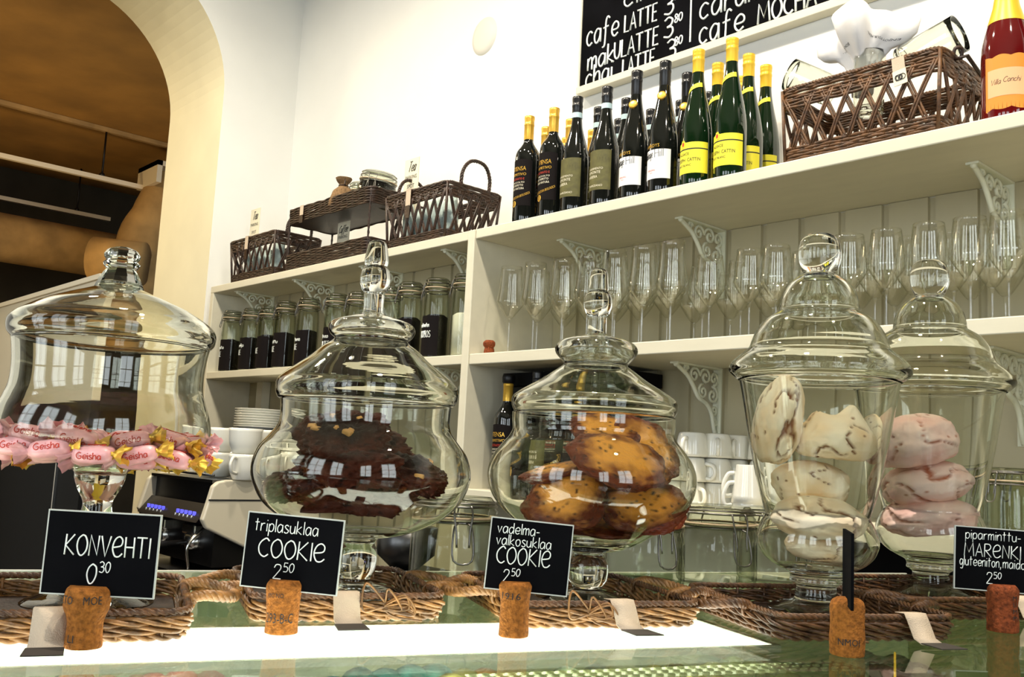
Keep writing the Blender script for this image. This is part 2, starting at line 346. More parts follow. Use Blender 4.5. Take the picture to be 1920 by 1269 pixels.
# ------------------------------------------------------------ cast scroll brackets
def spiral(c, r, a0, turns, n=18, sgn=1): return [(0, c[0]+r*(1-0.86*t/n)*cos(a0+sgn*2*pi*turns*t/n), c[1]+r*(1-0.86*t/n)*sin(a0+sgn*2*pi*turns*t/n)) for t in range(n+1)]
def bracket(L, H):
    t = thing('shelf_bracket', 'x', 'bracket', (0, 0, 0), 0, 'scroll brackets under the shelves')
    bb = MB(); bb.box(-0.013, 0.013, -L, 0, -0.005, 0); bb.ball((0, -L+0.008, -0.006), 0.007, 8, 6); bb.build('horizontal_arm', M['iron'], t)
    bb = MB(); bb.box(-0.013, 0.013, -0.005, 0, -H, -0.005);
    bb.build('vertical_arm', M['iron'], t)
    s = MB(); k = L/0.19; q = lambda pts: [(x, y*k, z*H/0.19) for x, y, z in pts]
    rr = 0.0042
    s.tube(q(catmull([(0, -0.185, -0.004), (0, -0.165, -0.014), (0, -0.135, -0.03), (0, -0.11, -0.055), (0, -0.085, -0.085), (0, -0.05, -0.1), (0, -0.028, -0.125), (0, -0.016, -0.165), (0, -0.004, -0.186)], 5)), 0.006, 6)
    for c, r, a0, tn, sg in [((-0.105, -0.027), 0.022, 0, 1.5, 1), ((-0.058, -0.028), 0.024, pi, 1.5, -1), ((-0.068, -0.068), 0.021, pi/2, 1.5, 1), ((-0.022, -0.03), 0.02, -pi/2, 1.4, 1),
                             ((-0.026, -0.075), 0.024, pi/2, 1.5, -1), ((-0.018, -0.115), 0.014, pi, 1.5, 1), ((-0.012, -0.146), 0.010, 0, 1.3, -1), ((-0.142, -0.014), 0.011, 0, 1.3, 1)]:
        s.tube(q(spiral(c, r, a0, tn, 16, sg)), rr, 5)
    s.build('scrollwork', M['iron'], t); return t
brR = bracket(0.195, 0.19); brL = bracket(0.178, 0.175)
BR = [(brR, -1.953, YB-0.012, ZT-0.0305, 'white scroll bracket under the top shelf behind the pointed lid of the golden cookie jar'),
      (brR, -1.515, YB-0.012, ZT-0.0305, 'white scroll bracket under the top shelf between the wine glasses, below the yellow labelled bottles'),
      (brR, -0.77, YB-0.012, ZT-0.0305, 'white scroll bracket under the top shelf below the large wicker basket of tumblers'),
      (brR, -1.517, YB-0.012, ZM-0.0325, 'white scroll bracket under the middle shelf above the white mugs'),
      (brR, -0.745, YB-0.012, ZM-0.0325, 'white scroll bracket under the middle shelf behind the jar of pink meringues'),
      (brL, -3.79, YBL-0.012, ZT-0.0305, 'white scroll bracket under the top shelf below the small tea basket'),
      (brL, -3.30, YBL-0.012, ZT-0.0305, 'white scroll bracket under the top shelf below the two tier wicker stand'),
      (brL, -2.83, YBL-0.012, ZT-0.0305, 'white scroll bracket partly hidden by the chocolate cookie jar finial'),
      (brL, -2.36, YBL-0.012, ZT-0.0305, 'white scroll bracket under the top shelf left of the divider, below the larger tea basket'),
      (brL, -2.36, YBL-0.012, ZM-0.0305, 'white scroll bracket under the middle shelf left of the divider, below the clip jars')]
seen = set()
for src, x, y, z, lab in BR:
    if id(src) in seen: dup(src, (x, y, z), 0, lab)
    else: seen.add(id(src)); src.location = (x, y, z); src['label'] = lab
# ------------------------------------------------------------ chalk handwriting: single strokes on a 10-high grid; '~' strokes are smooth
G = {
'A': '0,0 2.6,10 5,0|0.9,3.4 4.2,3.4', 'G': '~5,8.6 3.4,10 1,8 0,5 0.8,1.6 3,0 5,1.4 5.2,4.4|3,4.4 5.4,4.4', 'C': '~5,8.6 3.4,10 1,8 0,5 0.8,1.6 3,0 5,1.4', 'E': '4,10 0.4,10 0,0 4,0|0.2,5.2 3.4,5.2', 'H': '0,10 0.2,0|4.6,10 4.8,0|0.2,5 4.7,5', 'I': '0.4,10 0.4,0',
'K': '0.3,10 0,0|4.6,10 0.2,4.6 5,0', 'L': '0.2,10 0,0 4,0', 'M': '0,0 0.8,10 3.4,2.6 6,10 6.8,0', 'N': '0,0 0.4,10 4.4,0.4 4.8,10', 'O': '~2.6,10 0.6,8 0,4.6 1.2,0.8 3,0 5,2.4 5.4,6 4.2,9.2 2.6,10',
'R': '0,0 0.2,10|~0.2,10 3.4,9.8 4.4,7.6 3,5.4 0.4,5|0.8,5 4.8,0', 'T': '0,10 5.4,10|2.7,10 2.7,0', 'U': '~0,10 0.1,3 1.6,0.2 3.4,0.8 4.4,4 4.6,10', 'V': '0,10 2.6,0 5,10', 'B': '0,0 0,10|~0,10 3.4,9.6 3.2,5.6 0.2,5.2|~0.2,5.2 4.2,4.4 3.8,0.6 0,0', 'S': '~4.4,8.8 2.4,10 0.4,8.2 1.6,5.8 4,3.8 3.6,0.8 1.6,0 0,1.4', 'P': '0,0 0.2,10|~0.2,10 4,9.6 4.2,6 0.4,4.8', 'Z': '0,10 4.6,10 0,0 4.8,0',
'e': '~0.2,3 3.6,3.2 3.9,5.2 2.4,6.3 0.6,4.8 0.3,2 1.8,0.1 3.8,1.2', 'Q': '~0.4,4.6 4.4,5.6 5,8.4 3.2,10 1,8.4 0,4.4 1.4,0.6 3.6,0.2 5.4,1.8',
'a': '~3.6,5.4 1.8,6.2 0.2,4 0.4,1 1.8,0 3.4,2.4 3.7,5.6|3.7,6 3.8,0', 'c': '~3.4,5.2 2,6.2 0.4,4.6 0.2,1.8 1.6,0 3.4,1', 'd': '~3.6,5 1.8,6 0.2,3.8 0.6,0.6 2.2,0.2 3.6,3|3.7,10 3.8,0', 'f': '~4,9 2.8,10 1.8,8 1.6,2 1.2,-2.4 0,-3|0.4,5.4 3.4,5.8',
'g': '~3.6,5.4 1.6,6.2 0.2,4 0.6,1 2,0.4 3.6,3.4|~3.7,6 3.7,-1 2.6,-3.4 0.8,-2.8', 'h': '0.2,10 0,0|~0.1,3.6 1.6,6 3.2,5.6 3.5,0', 'i': '0.4,6 0.4,0|0.4,8.2 0.5,8.8', 'k': '0.2,10 0,0|3.2,6 0.2,2.8 3.6,0', 'l': '0.3,10 0.3,0', 'm': '0.1,6 0,0|~0,4 1.2,6 2.3,5.4 2.4,0|~2.4,4 3.6,6 4.7,5.4 4.9,0', 'n': '0.1,6 0,0|~0,4 1.6,6.1 3.2,5.4 3.4,0',
'o': '~1.9,6.1 0.4,5 0.1,2.4 1.4,0 3,0.8 3.7,3.4 3,5.6 1.9,6.1', 'p': '0.2,6 0,-3.6|~0.1,4 1.6,6.1 3.4,5 3.2,1.4 1.6,0 0.1,1.4', 'r': '0.2,6 0.1,0|~0.1,3.4 1.2,5.6 2.8,6', 's': '~3,5.4 1.6,6.2 0.4,5 1.4,3.4 3,2 2.4,0.3 1,0 0,0.8', 't': '1.4,9.4 1.3,0|0,6.4 3,6.6', 'u': '~0,6 0.1,1.6 1.4,0 3,1.4 3.4,6|3.4,6 3.5,0', 'v': '0,6 1.7,0 3.4,6', 'y': '0,6 1.8,0.6|3.6,6 0.8,-3.4',
'0': '~2.2,10 0.6,8 0,4.4 1.2,0.4 2.8,0.8 4,4.4 3.8,8.4 2.2,10', '2': '~0.2,7.6 1.2,9.8 3.4,9.6 3.8,7.2 2,3.6 0,0.2|0,0.2 4.4,0.2', '3': '~0.2,8.8 2,10 3.8,8.4 3.2,6 1.4,5.2|~1.4,5.2 3.6,4.6 4,2 2.4,0 0,0.8', '5': '3.8,10 0.8,10 0.5,5.6|~0.5,5.6 2.6,6 4,3.8 3,0.6 0.2,0.4', '8': '~3.4,8.4 1.8,10 0.4,8 1.6,5.6 3.6,3 2.6,0.2 0.8,0.2 0.2,2.4 1.8,5 3.6,7 3.4,8.4', '-': '0,3.4 2.6,3.5', ',': '0.8,0.8 0.2,-2', '.': '0.2,0 0.5,0.3', 'j': '~1,6 1,-2 0,-3.2|1,8.2 1.1,8.8',
}
def gwidth(ch): return 2.6 if ch == ' ' else max(float(p.split(',')[0]) for st in G[ch].replace('~', '').split('|') for p in st.split())
def strokes(text, gap=1.3):
    out = []; x = 0.0
    for ch in text:
        if ch == '^': continue
        if ch != ' ':
            for st in G[ch].split('|'):
                sm = st[0] == '~'; pts = [tuple(map(float, p.split(','))) for p in st.lstrip('~').split()]
                P = [(px+x, py, 0) for px, py in pts]; P = [tuple(v) for v in catmull(P, 5)] if sm else P
                out.append([(q[0], q[1]) for q in P])
        x += gwidth(ch)+gap
    return out, x-gap
def write(mb, text, org, ex, ey, h, width=None, rad=None, gap=1.3, lift=0.0006, fn=None):
    # handwriting on the plane org + ex*u + ey*v; h = capital height; width = total width (else natural)
    S, w = strokes(text, gap); k = h/10.0; kx = (width/w) if width else k*0.95; rad = rad or h*0.05
    org = Vector(org); ex = Vector(ex); ey = Vector(ey); nz = ex.cross(ey).normalized()
    for st in S:
        P = [(org+ex*(x*kx)+ey*(y*k)+nz*lift) if fn is None else fn(x*kx, y*k) for x, y in st]
        mb.tube(P, rad, 5)
# ------------------------------------------------------------ menu board
mbT = thing('menu_board', 'large black menu chalkboard in a white frame hanging above the wine bottles', 'sign', (0, 0, 0))
bx0 = ony(1088, 120, YB-0.03).x; bx1 = 0.3; bz0 = 2.565; bz1 = 3.5; by = YB-0.028
b = MB(); b.box(bx0, bx1, by, YB-0.004, bz0, bz1); b.build('board', M['chalkb'], mbT)
b = MB(); b.box(bx0-0.006, bx1+0.02, by-0.012, YB-0.002, bz0-0.024, bz0); b.box(bx0-0.006, bx1+0.02, by-0.012, YB-0.002, bz1, bz1+0.02); b.box(bx0-0.008, bx0, by-0.004, YB-0.002, bz0, bz1); b.box(bx1, bx1+0.02, by-0.012, YB-0.002, bz0, bz1)
bevel(b.build('frame', M['shelf'], mbT), 0.002)
b = MB()
def boardtext(text, x0, y0, x1, h, rad=0.0032, gap=1.3):
    p = ony(x0, y0, by-0.001); q = ony(x1, y0, by-0.001); write(b, text, p, (1, 0, 0), (0, 0, 1), h, q.x-p.x, rad, gap, lift=0.0)
boardtext('chai', 1098, 166, 1146, 0.070); boardtext('LATTE', 1167, 144, 1226, 0.055)
boardtext('mak', 1102, 133, 1150, 0.066); boardtext('ULATTE', 1152, 112, 1233, 0.056)
boardtext('cafe', 1100, 88, 1158, 0.076); boardtext('LATTE', 1171, 61, 1231, 0.055)
boardtext('cin', 1170, 15, 1218, 0.07)
for (x0, y0, h) in ((1250, 112, 0.058), (1245, 73, 0.062), (1246, 30, 0.062)): boardtext('3', x0, y0, x0+16, h)
for (x0, y0) in ((1265, 86), (1265, 43), (1264, 0)): boardtext('80', x0, y0, x0+14, 0.026, 0.0022)
boardtext('cafe', 1311, 84, 1394, 0.075); boardtext('MOCHA', 1421, 46, 1530, 0.056)
boardtext('caramel', 1312, 38, 1465, 0.075)
xx = ony(1295, 60, by).x; b.box(xx-0.0025, xx+0.0025, by-0.0025, by-0.0005, 2.59, bz1)
b.build('chalk_writing', M['chalk'], mbT)
# oval cap on the wall
pc = ony(904, 66, YB); b = MB(); b.lathe([(0, 0.010), (0.05, 0.010), (0.068, 0.006), (0.074, 0.0)], 40)
for i, v in enumerate(b.v): b.v[i] = (v[0]*0.95, -v[2], v[1]*1.0)
wc = b.build('wall_cover', M['plate'], None, (pc.x, YB+0.012, pc.z)); tag(wc, 'round white cover plate on the bare wall beside the menu board', 'wall plate')
# ------------------------------------------------------------ ceiling rails and duct of the far room
def rail(x, z, y0, y1, m, lab, rods=(), rodtop=3.8, w=0.02):
    t = thing('ceiling_rail', lab, 'rail', (x, 0, z), 0, 'rails in the dim room'); bb = MB(); bb.box(-w, w, y0, y1, -0.035, 0); bb.build('bar', m, t)
    for y in rods:
        bb = MB(); bb.tube([(0, y, 0), (0, y, rodtop-z)], 0.008, 6); bb.ball((0, y, 0.01), 0.022, 8, 6); bb.build('rod', M['blackp'], t)
rail(-7.64, 3.797, 0.6, 3.2, M['duct'], 'thin brown pipe running along the brown ceiling beyond the arch')
rail(-7.64, 3.40, 0.6, 2.83, M['cream'], 'pale upper rail hung on one thin rod in the dim room', (2.48,))
rail(-9.05, 3.40, 0.8, 3.05, M['cream'], 'pale rail farthest back and lowest in the dim room beyond the arch', (2.05, 2.75))
dt = thing('ventilation_duct', 'wide fabric-like tan ventilation duct under the dim ceiling beyond the arch', 'duct', (0, 0, 0))
b = MB(); b.tube([(-8.85, y, 3.0) for y in (0.4, 1.0, 1.6, 2.2, 2.7, 3.3)], 0.21, 20)
b.build('horizontal_duct', M['duct'], dt)
b = MB(); b.tube(catmull([(-7.6, 3.02, 3.55), (-7.6, 2.98, 3.35), (-7.6, 2.93, 3.15), (-7.6, 2.84, 2.95), (-7.6, 2.82, 2.6), (-7.6, 2.82, 2.2)], 5), lambda t: 0.15+0.05*min(1, t*3), 20); b.build('vertical_duct', M['duct'], dt)
b = MB(); b.tube([(-7.3, 2.75, 2.70), (-7.55, 2.45, 2.72)], 0.17, 20); b.build('elbow', M['duct'], dt)
b = MB(); b.box(-7.75, -7.35, 2.80, 3.2, 3.52, 3.56); b.box(-7.75, -7.35, 2.80, 2.84, 3.38, 3.56); b.tube([(-7.6, 3.02, 3.5), (-7.6, 3.02, 3.8)], 0.05, 10); b.build('hanger', M['cream'], dt)
# cream and black partition in front of the arch
pt = thing('partition', 'cream panelled partition with black lower half standing in front of the arch', 'partition', (0, 0, 0))
xe = ony(186, 560, 0.955).x
b = MB(); b.box(-4.0, xe, 0.955, 0.985, 1.47, 1.825); bevel(b.build('cream_panel', M['cream'], pt), 0.003)
b = MB(); b.box(-4.0, xe+0.004, 0.948, 0.992, 1.825, 1.84); b.build('top_rail', M['cream'], pt)
b = MB(); b.box(-4.0, xe, 0.955, 0.985, 0.0, 1.469); b.build('black_panel', M['black'], pt)
xs = ony(103, 900, 0.95).x; b = MB(); b.box(xs-0.004, xs+0.004, 0.948, 0.955, 0.8, 1.30); b.build('steel_edge', M['steel'], pt)
# ------------------------------------------------------------ printed lettering (built-in face) as thin mesh
FC = {}
def font_mesh(text):
    if text in FC: return FC[text]
    cu_ = bpy.data.curves.new('t', 'FONT'); cu_.body = text; cu_.size = 1.0; cu_.align_x = 'CENTER'; cu_.resolution_u = 2
    o = bpy.data.objects.new('t', cu_); COL.objects.link(o); dg = bpy.context.evaluated_depsgraph_get()
    me = bpy.data.meshes.new_from_object(o.evaluated_get(dg)); vs = [v.co.copy() for v in me.vertices]; fs = [tuple(p.vertices) for p in me.polygons]
    bpy.data.objects.remove(o); bpy.data.curves.remove(cu_); bpy.data.meshes.remove(me)
    x0 = min(v.x for v in vs); x1 = max(v.x for v in vs); FC[text] = (vs, fs, x0, x1); return FC[text]
def printed(mb, text, fn, u, v, h, width=None, mi=0, slant=0.0):
    # text centred at (u, v) on the surface fn(u, v); h = cap height
    vs, fs, x0, x1 = font_mesh(text); k = h/0.70; kx = (width/(x1-x0)) if width else k; xm = (x0+x1)/2
    mb.mi = mi; mb.add([fn(u+(p.x-xm)*kx+slant*p.y*k, v+p.y*k) for p in vs], fs, False); mb.mi = 0
def cyl(r, a0, z0, lift=0.0006): return lambda u, v: (cos(a0+u/r)*(r+lift), sin(a0+u/r)*(r+lift), z0+v)
def patch(mb, r, z0, z1, w, a0, top=None, bot=None, lift=0.0003, n=24, mi=0):
    vs = []; fs = []
    for i in range(n+1):
        u = -w/2+w*i/n; a = a0+u/r; t = top(u) if top else 0; bb_ = bot(u) if bot else 0
        vs += [(cos(a)*(r+lift), sin(a)*(r+lift), z0+bb_), (cos(a)*(r+lift), sin(a)*(r+lift), z1+t)]
    for i in range(n): fs.append((2*i, 2*i+2, 2*i+3, 2*i+1))
    mb.mi = mi; mb.add(vs, fs, True); mb.mi = 0
# ------------------------------------------------------------ wine bottles
FRONT = R(-86)
def bottle(kind):
    H = dict(prim=0.325, barb=0.335, hardy=0.352, alsace=0.352, stop=0.325)[kind]; m = M['bottleg'] if kind == 'alsace' else M['bottle']
    t = thing('wine_bottle', 'x', 'bottle', (0, 0, 0))
    if kind in ('prim', 'stop'):
        r = 0.0375; pr = sph([(r*0.9, 0), (r, 0.006), (r, 0.06), (r, 0.14), (r*1.0, 0.19), (r*0.9, 0.213), (0.022, 0.231), (0.0145, 0.246), (0.0138, 0.27), (0.0138, 0.30), (0.0145, 0.318), (0.012, 0.322)], 4); neck = 0.0144; cap0 = 0.252
    elif kind == 'barb':
        r = 0.039; pr = sph([(r*0.9, 0), (r, 0.006), (r, 0.06), (r, 0.145), (r*0.9, 0.175), (0.027, 0.205), (0.018, 0.24), (0.0142, 0.27), (0.0138, 0.30), (0.0145, 0.328), (0.012, 0.332)], 4); neck = 0.0147; cap0 = 0.285
    else:
        r = 0.0385; pr = sph([(r*0.9, 0), (r, 0.006), (r, 0.06), (r, 0.125), (r*0.94, 0.155), (r*0.80, 0.19), (0.0235, 0.225), (0.0165, 0.265), (0.0138, 0.30), (0.0136, 0.33), (0.0142, 0.345), (0.012, 0.349)], 4); neck = 0.0146; cap0 = 0.292 if kind == 'alsace' else 0.27
    bb = MB(); bb.lathe([(0, 0.004)]+pr+[(0, pr[-1][1])], 32); bb.build('glass_body', m, t)
    cm = dict(prim=M['gold'], stop=M['gold'], barb=M['blackfoil'], hardy=M['blackfoil'], alsace=M['goldy'])[kind]
    bb = MB(); q = [(neck, cap0), (neck, H-0.03), (neck+0.0008, H-0.029), (neck+0.0008, H-0.024), (neck, H-0.023), (neck, H-0.017)]
    if kind == 'alsace': q += [(neck+0.0007, H-0.016), (neck, H-0.014), (neck+0.0007, H-0.012), (neck, H-0.01)]
    q += [(neck+0.001, H-0.008), (neck+0.0008, H-0.001), (neck-0.001, H), (0, H)]
    bb.lathe(q, 28); bb.build('capsule', cm, t)
    if kind == 'stop':
        bb = MB(); bb.lathe([(neck+0.001, H-0.022), (neck+0.004, H-0.018), (neck+0.0045, H-0.004), (neck+0.002, H+0.006), (0, H+0.008)], 24); bb.build('stopper', M['blackp'], t)
    ring = cyl(r, FRONT, 0); L = MB()
    if kind in ('prim', 'stop'):
        patch(L, r, 0.045, 0.185, 0.085, FRONT, top=lambda u: -0.004*(u/0.04)**2)
        for txt, u, v, h, w, mi in [('INTENSA', -0.004, 0.150, 0.0125, 0.058, 1), ('PRIMITIVO', -0.002, 0.135, 0.008, 0.056, 1), ('COLTIVATO E', -0.004, 0.122, 0.0065, 0.05, 2), ('RACCOLTO', 0, 0.112, 0.005, 0.044, 3), ('NEL RISPETTO', -0.004, 0.103, 0.006, 0.045, 3), ('DELLA NATURA', -0.004, 0.093, 0.0065, 0.05, 3)]: printed(L, txt, ring, u, v, h, w, mi)
        sw = lambda u, v: cyl(r, FRONT, 0)(u, v+0.30*(u+0.03)**2*12)
        printed(L, 'AGRICOLTURA BIOLOGICA', sw, 0.004, 0.064, 0.0075, 0.07, 1)
        n = 18; L.mi = 1; L.add([cyl(r, FRONT, 0)(-0.012+0.0085*cos(2*pi*k/n), 0.052+0.0095*sin(2*pi*k/n)) for k in range(n)], [tuple(range(n))], False); L.mi = 0
        L.build('label', [M['lab_black'], M['gold'], M['red'], M['paper']], t)
    elif kind == 'barb':
        patch(L, r, 0.038, 0.148, 0.088, FRONT)
        for txt, u, v, h, w in [('APPASSIMENTO', -0.006, 0.094, 0.0055, 0.056), ('PIEMONTE', -0.008, 0.083, 0.0075, 0.047), ('BARBERA', -0.012, 0.071, 0.0075, 0.038), ('MARZIANO', 0.0, 0.047, 0.0055, 0.044)]: printed(L, txt, ring, u, v, h, w, 1)
        L.build('label', [M['lab_olive'], M['paper']], t)
        L = MB(); L.lathe([(0.0151, 0.272), (0.0149, 0.287)], 28); L.build('neck_band', M['lab_blue'], t)
    elif kind == 'hardy':
        patch(L, r, 0.032, 0.108, 0.088, FRONT); printed(L, 'HARDYS', ring, -0.008, 0.114, 0.0085, 0.044, 1)
        wr = MB(); wr.mi = 2
        L.mi = 2; write(L, 'Vintage', (0, 0, 0), (1, 0, 0), (0, 1, 0), 0.019, 0.034, 0.0006, fn=lambda u, v: cyl(r, FRONT, 0)(u-0.038, v+0.084+u*0.12)); write(L, 'Hill', (0, 0, 0), (1, 0, 0), (0, 1, 0), 0.021, 0.022, 0.0006, fn=lambda u, v: cyl(r, FRONT, 0)(u+0.002, v+0.087+u*0.1)); L.mi = 0
        printed(L, 'RIESLING', ring, -0.008, 0.052, 0.0045, 0.024, 3); printed(L, '2014', ring, -0.008, 0.046, 0.003, 0.008, 3)
        L.build('label', [M['lab_white'], M['gold'], M['ink'], M['red']], t)
        L = MB(); a = FRONT+R(12); rr = 0.0195
        L.M = Matrix.Translation((cos(a)*rr, sin(a)*rr, 0.255)) @ Vector((cos(a), sin(a), 0.25)).to_track_quat('Z', 'Y').to_matrix().to_4x4(); L.lathe([(0.012, -0.002), (0.012, 0.002), (0.008, 0.003), (0, 0.003)], 20); L.build('neck_seal', M['gold'], t)
    else:
        patch(L, r, 0.026, 0.086, 0.106, FRONT); patch(L, r, 0.0855, 0.0885, 0.106, FRONT, lift=0.0004, mi=1); patch(L, r, 0.088, 0.104, 0.106, FRONT)
        n = 20; q = [cyl(r, FRONT, 0, 0.001)((0.0085 if k % 2 else 0.0065)*cos(2*pi*k/n)-0.014, 0.101+(0.0115 if k % 2 else 0.009)*sin(2*pi*k/n)) for k in range(n)]; L.add(q, [tuple(range(n))], False)
        n = 12; L.mi = 2; L.add([cyl(r, FRONT, 0, 0.0014)(0.0038*cos(2*pi*k/n)-0.014, 0.1005+0.0055*sin(2*pi*k/n)) for k in range(n)], [tuple(range(n))], False); L.mi = 0
        for txt, u, v, h, w in [('ALSACE', -0.012, 0.072, 0.0065, 0.032), ('JOSEPH  CATTIN', -0.002, 0.056, 0.0085, 0.068), ('PINOT BLANC', -0.012, 0.044, 0.0055, 0.044)]: printed(L, txt, ring, u, v, h, w, 1)
        L.build('label', [M['lab_yellow'], M['ink'], M['red']], t)
        L = MB(); vs = []
        for i in range(13):
            u = -0.03+0.05*i/12; z = 0.232+0.018*(1-((i/12)-1.0)**2)
            for z2 in (z, z+0.012):
                rr = 0.0235+(0.225-z2)*0.17+0.0012; a = FRONT+R(18)+u/0.0235; vs.append((cos(a)*rr, sin(a)*rr, z2))
        L.add(vs, [(2*i, 2*i+2, 2*i+3, 2*i+1) for i in range(12)], True); L.build('neck_label', M['lab_yellow'], t)
    return t
PB = {}
def put_bottle(kind, x, y, z, lab, grp, s=1.0, rz=0.0):
    if kind not in PB: PB[kind] = o = bottle(kind); o.location = (x, y, z); o.rotation_euler = (0, 0, rz); o['label'] = lab; o['group'] = grp
    else: o = dup(PB[kind], (x, y, z), rz, lab, grp)
    o.scale = (s, s, s); return o
yb0 = YF+0.043
gb = 'wine bottles on the top shelf'
for kind, px, py, s, lab in [
    ('prim', 984, 411, 1.0, 'black wine bottle with gold capsule at the left end of the bottle row'),
    ('prim', 1031, 401, 1.0, 'gold capped black wine bottle second from the left end of the row'),
    ('barb', 1075, 389, 1.0, 'dark bottle with olive label and blue neck band beside the gold capped pair'),
    ('barb', 1131, 376, 1.0, 'dark bottle with olive label standing beside a white labelled bottle'),
    ('hardy', 1187, 364, 1.0, 'tall dark bottle with white label standing beside an olive labelled bottle'),
    ('hardy', 1241, 352, 1.0, 'tall dark bottle with white label standing beside a yellow labelled bottle'),
    ('alsace', 1304, 338, 1.0, 'green bottle with whole yellow label beside the white labelled bottles'),
    ('alsace', 1368, 323, 1.0, 'tallest looking green bottle with whole yellow label in the front of the row')]:
    p = ony(px, py, yb0); put_bottle(kind, p.x, yb0, ZT+0.0005, lab, gb, s)
for kind, px, py, y, s, lab in [
    ('alsace', 1405, 82, 1.945, 1.0, 'yellow capped green bottle second from the wicker basket, label half hidden'),
    ('alsace', 1437, 103, 2.03, 1.0, 'yellow capped green bottle nearest the large wicker basket'),
    ('alsace', 1347, 98, 1.94, 1.0, 'yellow capped bottle peeking out between the two front yellow labelled bottles'),
    ('alsace', 1389, 120, 2.05, 1.0, 'yellow capped bottle of which only a strip of cap shows'),
    ('prim', 1025, 230, 1.94, 1.0, 'gold capped bottle hidden behind the second black bottle'),
    ('prim', 1071, 213, 1.94, 1.0, 'gold capped bottle hidden behind the first olive labelled bottle'),
    ('prim', 1063, 246, 2.05, 1.0, 'gold capped bottle farthest back behind the first olive labelled bottle'),
    ('prim', 1112, 231, 2.05, 1.0, 'gold capped bottle showing between the two olive labelled bottles'),
    ('barb', 1124, 188, 1.94, 1.0, 'black capped bottle with blue band behind the second olive labelled bottle'),
    ('barb', 1176, 170, 1.94, 1.0, 'black capped bottle with blue band behind the first white labelled bottle'),
    ('barb', 1162, 207, 2.05, 1.0, 'black capped bottle low behind the first white labelled bottle'),
    ('barb', 1222, 188, 2.05, 1.0, 'black capped bottle low behind the second white labelled bottle'),
    ('hardy', 1290, 118, 1.94, 1.0, 'black flute bottle with seal behind the first yellow labelled bottle'),
    ('barb', 1278, 156, 2.05, 1.0, 'black capped bottle just left of the first yellow capped bottle'),
    ('barb', 1330, 138, 2.05, 1.0, 'black capped bottle between the two front yellow labelled bottles')]:
    p = ony(px, py, y); put_bottle(kind, p.x, y, ZT+0.0005, lab, gb, s)
gl = 'wine bottles on the lower shelf'
for kind, px, y, lab in [('stop', 945, 1.885, 'dark bottle with black stopper and gold neck standing beside the shelf divider'), ('barb', 1000, 1.885, 'black capped bottle on the lower shelf, second from the divider'),
    ('prim', 1035, 1.885, 'gold capped bottle on the lower shelf behind the golden cookies'), ('prim', 1075, 1.885, 'gold capped bottle on the lower shelf seen through the cookie jar'), ('barb', 1150, 1.885, 'black bottle on the lower shelf behind the right side of the golden cookies'), ('hardy', 1110, 1.885, 'white labelled bottle on the lower shelf behind the golden cookies')]:
    p = ony(px, 890, y); put_bottle(kind, p.x, y, Z3+0.0005, lab, gl, 1.03)
# rose bottle at the end of the shelf
rt = thing('wine_bottle', 'large rose wine bottle with scalloped orange label beside the large wicker basket', 'bottle', (0, 0, 0))
b = MB(); r = 0.046; pr = sph([(r*0.9, 0), (r, 0.008), (r, 0.07), (r, 0.13), (r*0.93, 0.165), (0.034, 0.20), (0.024, 0.235), (0.018, 0.27), (0.0165, 0.31), (0.017, 0.325)], 4); b.lathe([(0, 0.004)]+pr+[(0, 0.325)], 40); b.build('glass_body', M['rose'], rt)
b = MB(); b.lathe([(0.0345, 0.2), (0.0245, 0.236), (0.0186, 0.272), (0.0175, 0.30), (0.0185, 0.32), (0.017, 0.332), (0, 0.334)], 36); b.build('foil', M['goldy'], rt)
b = MB(); a0 = R(-62); sc = lambda u: 0.004*abs(sin(u*95)); patch(b, r, 0.022, 0.122, 0.098, a0, top=sc, bot=lambda u: -sc(u), n=60); patch(b, r, 0.044, 0.098, 0.068, a0-0.2, lift=0.0006, mi=1)
b.mi = 2; write(b, 'Villa', (0, 0, 0), (1, 0, 0), (0, 1, 0), 0.010, 0.018, 0.00045, fn=lambda u, v: cyl(r, a0, 0)(u-0.037+v*0.3, v+0.068)); write(b, 'Conchi', (0, 0, 0), (1, 0, 0), (0, 1, 0), 0.010, 0.029, 0.00045, fn=lambda u, v: cyl(r, a0, 0)(u-0.014+v*0.3, v+0.070)); b.mi = 0
b.build('label', [M['lab_orange'], M['lab_pink'], M['ink']], rt)
p = ony(1853, 215, 1.86); rt.location = (p.x+0.034, 1.865, ZT+0.0005)
# ------------------------------------------------------------ wine glasses
ORD = 'first second third fourth fifth sixth seventh eighth ninth tenth eleventh twelfth thirteenth fourteenth fifteenth sixteenth seventeenth eighteenth nineteenth'.split()
def wineglass(h, rim, wide):
    t = thing('wine_glass', 'x', 'glass', (0, 0, 0)); bb = MB(); zb = h*0.40
    pr = sph([(0.004, zb), (0.014, zb+0.008), (wide*0.98, zb+0.042), (wide, zb+0.056), (rim*1.12, zb+0.09), (rim, h)], 4)
    bb.lathe([(0, zb)]+pr+[(q[0]-0.0011, q[1]) for q in reversed(pr[4:])], 28); bb.build('bowl', M['wine'], t)
    bb = MB(); bb.lathe([(0.0035, 0.006), (0.0032, 0.03), (0.0032, zb-0.015), (0.0045, zb-0.002), (0.008, zb+0.001), (0, zb+0.001)], 10); bb.build('stem', M['wine'], t)
    bb = MB(); bb.lathe([(0, 0), (0.033, 0), (0.0335, 0.0012), (0.02, 0.003), (0.0035, 0.006)], 24); bb.build('foot', M['wine'], t); return t
wgA = wineglass(0.258, 0.0315, 0.0395); wgB = wineglass(0.205, 0.0300, 0.0365); usedg = set()
def put_glass(big, x, y, lab, grp):
    s = wgA if big else wgB
    if id(s) not in usedg: usedg.add(id(s)); s.location = (x, y, ZM+0.0005); s['label'] = lab; s['group'] = grp
    else: dup(s, (x, y, ZM+0.0005), 0, lab, grp)
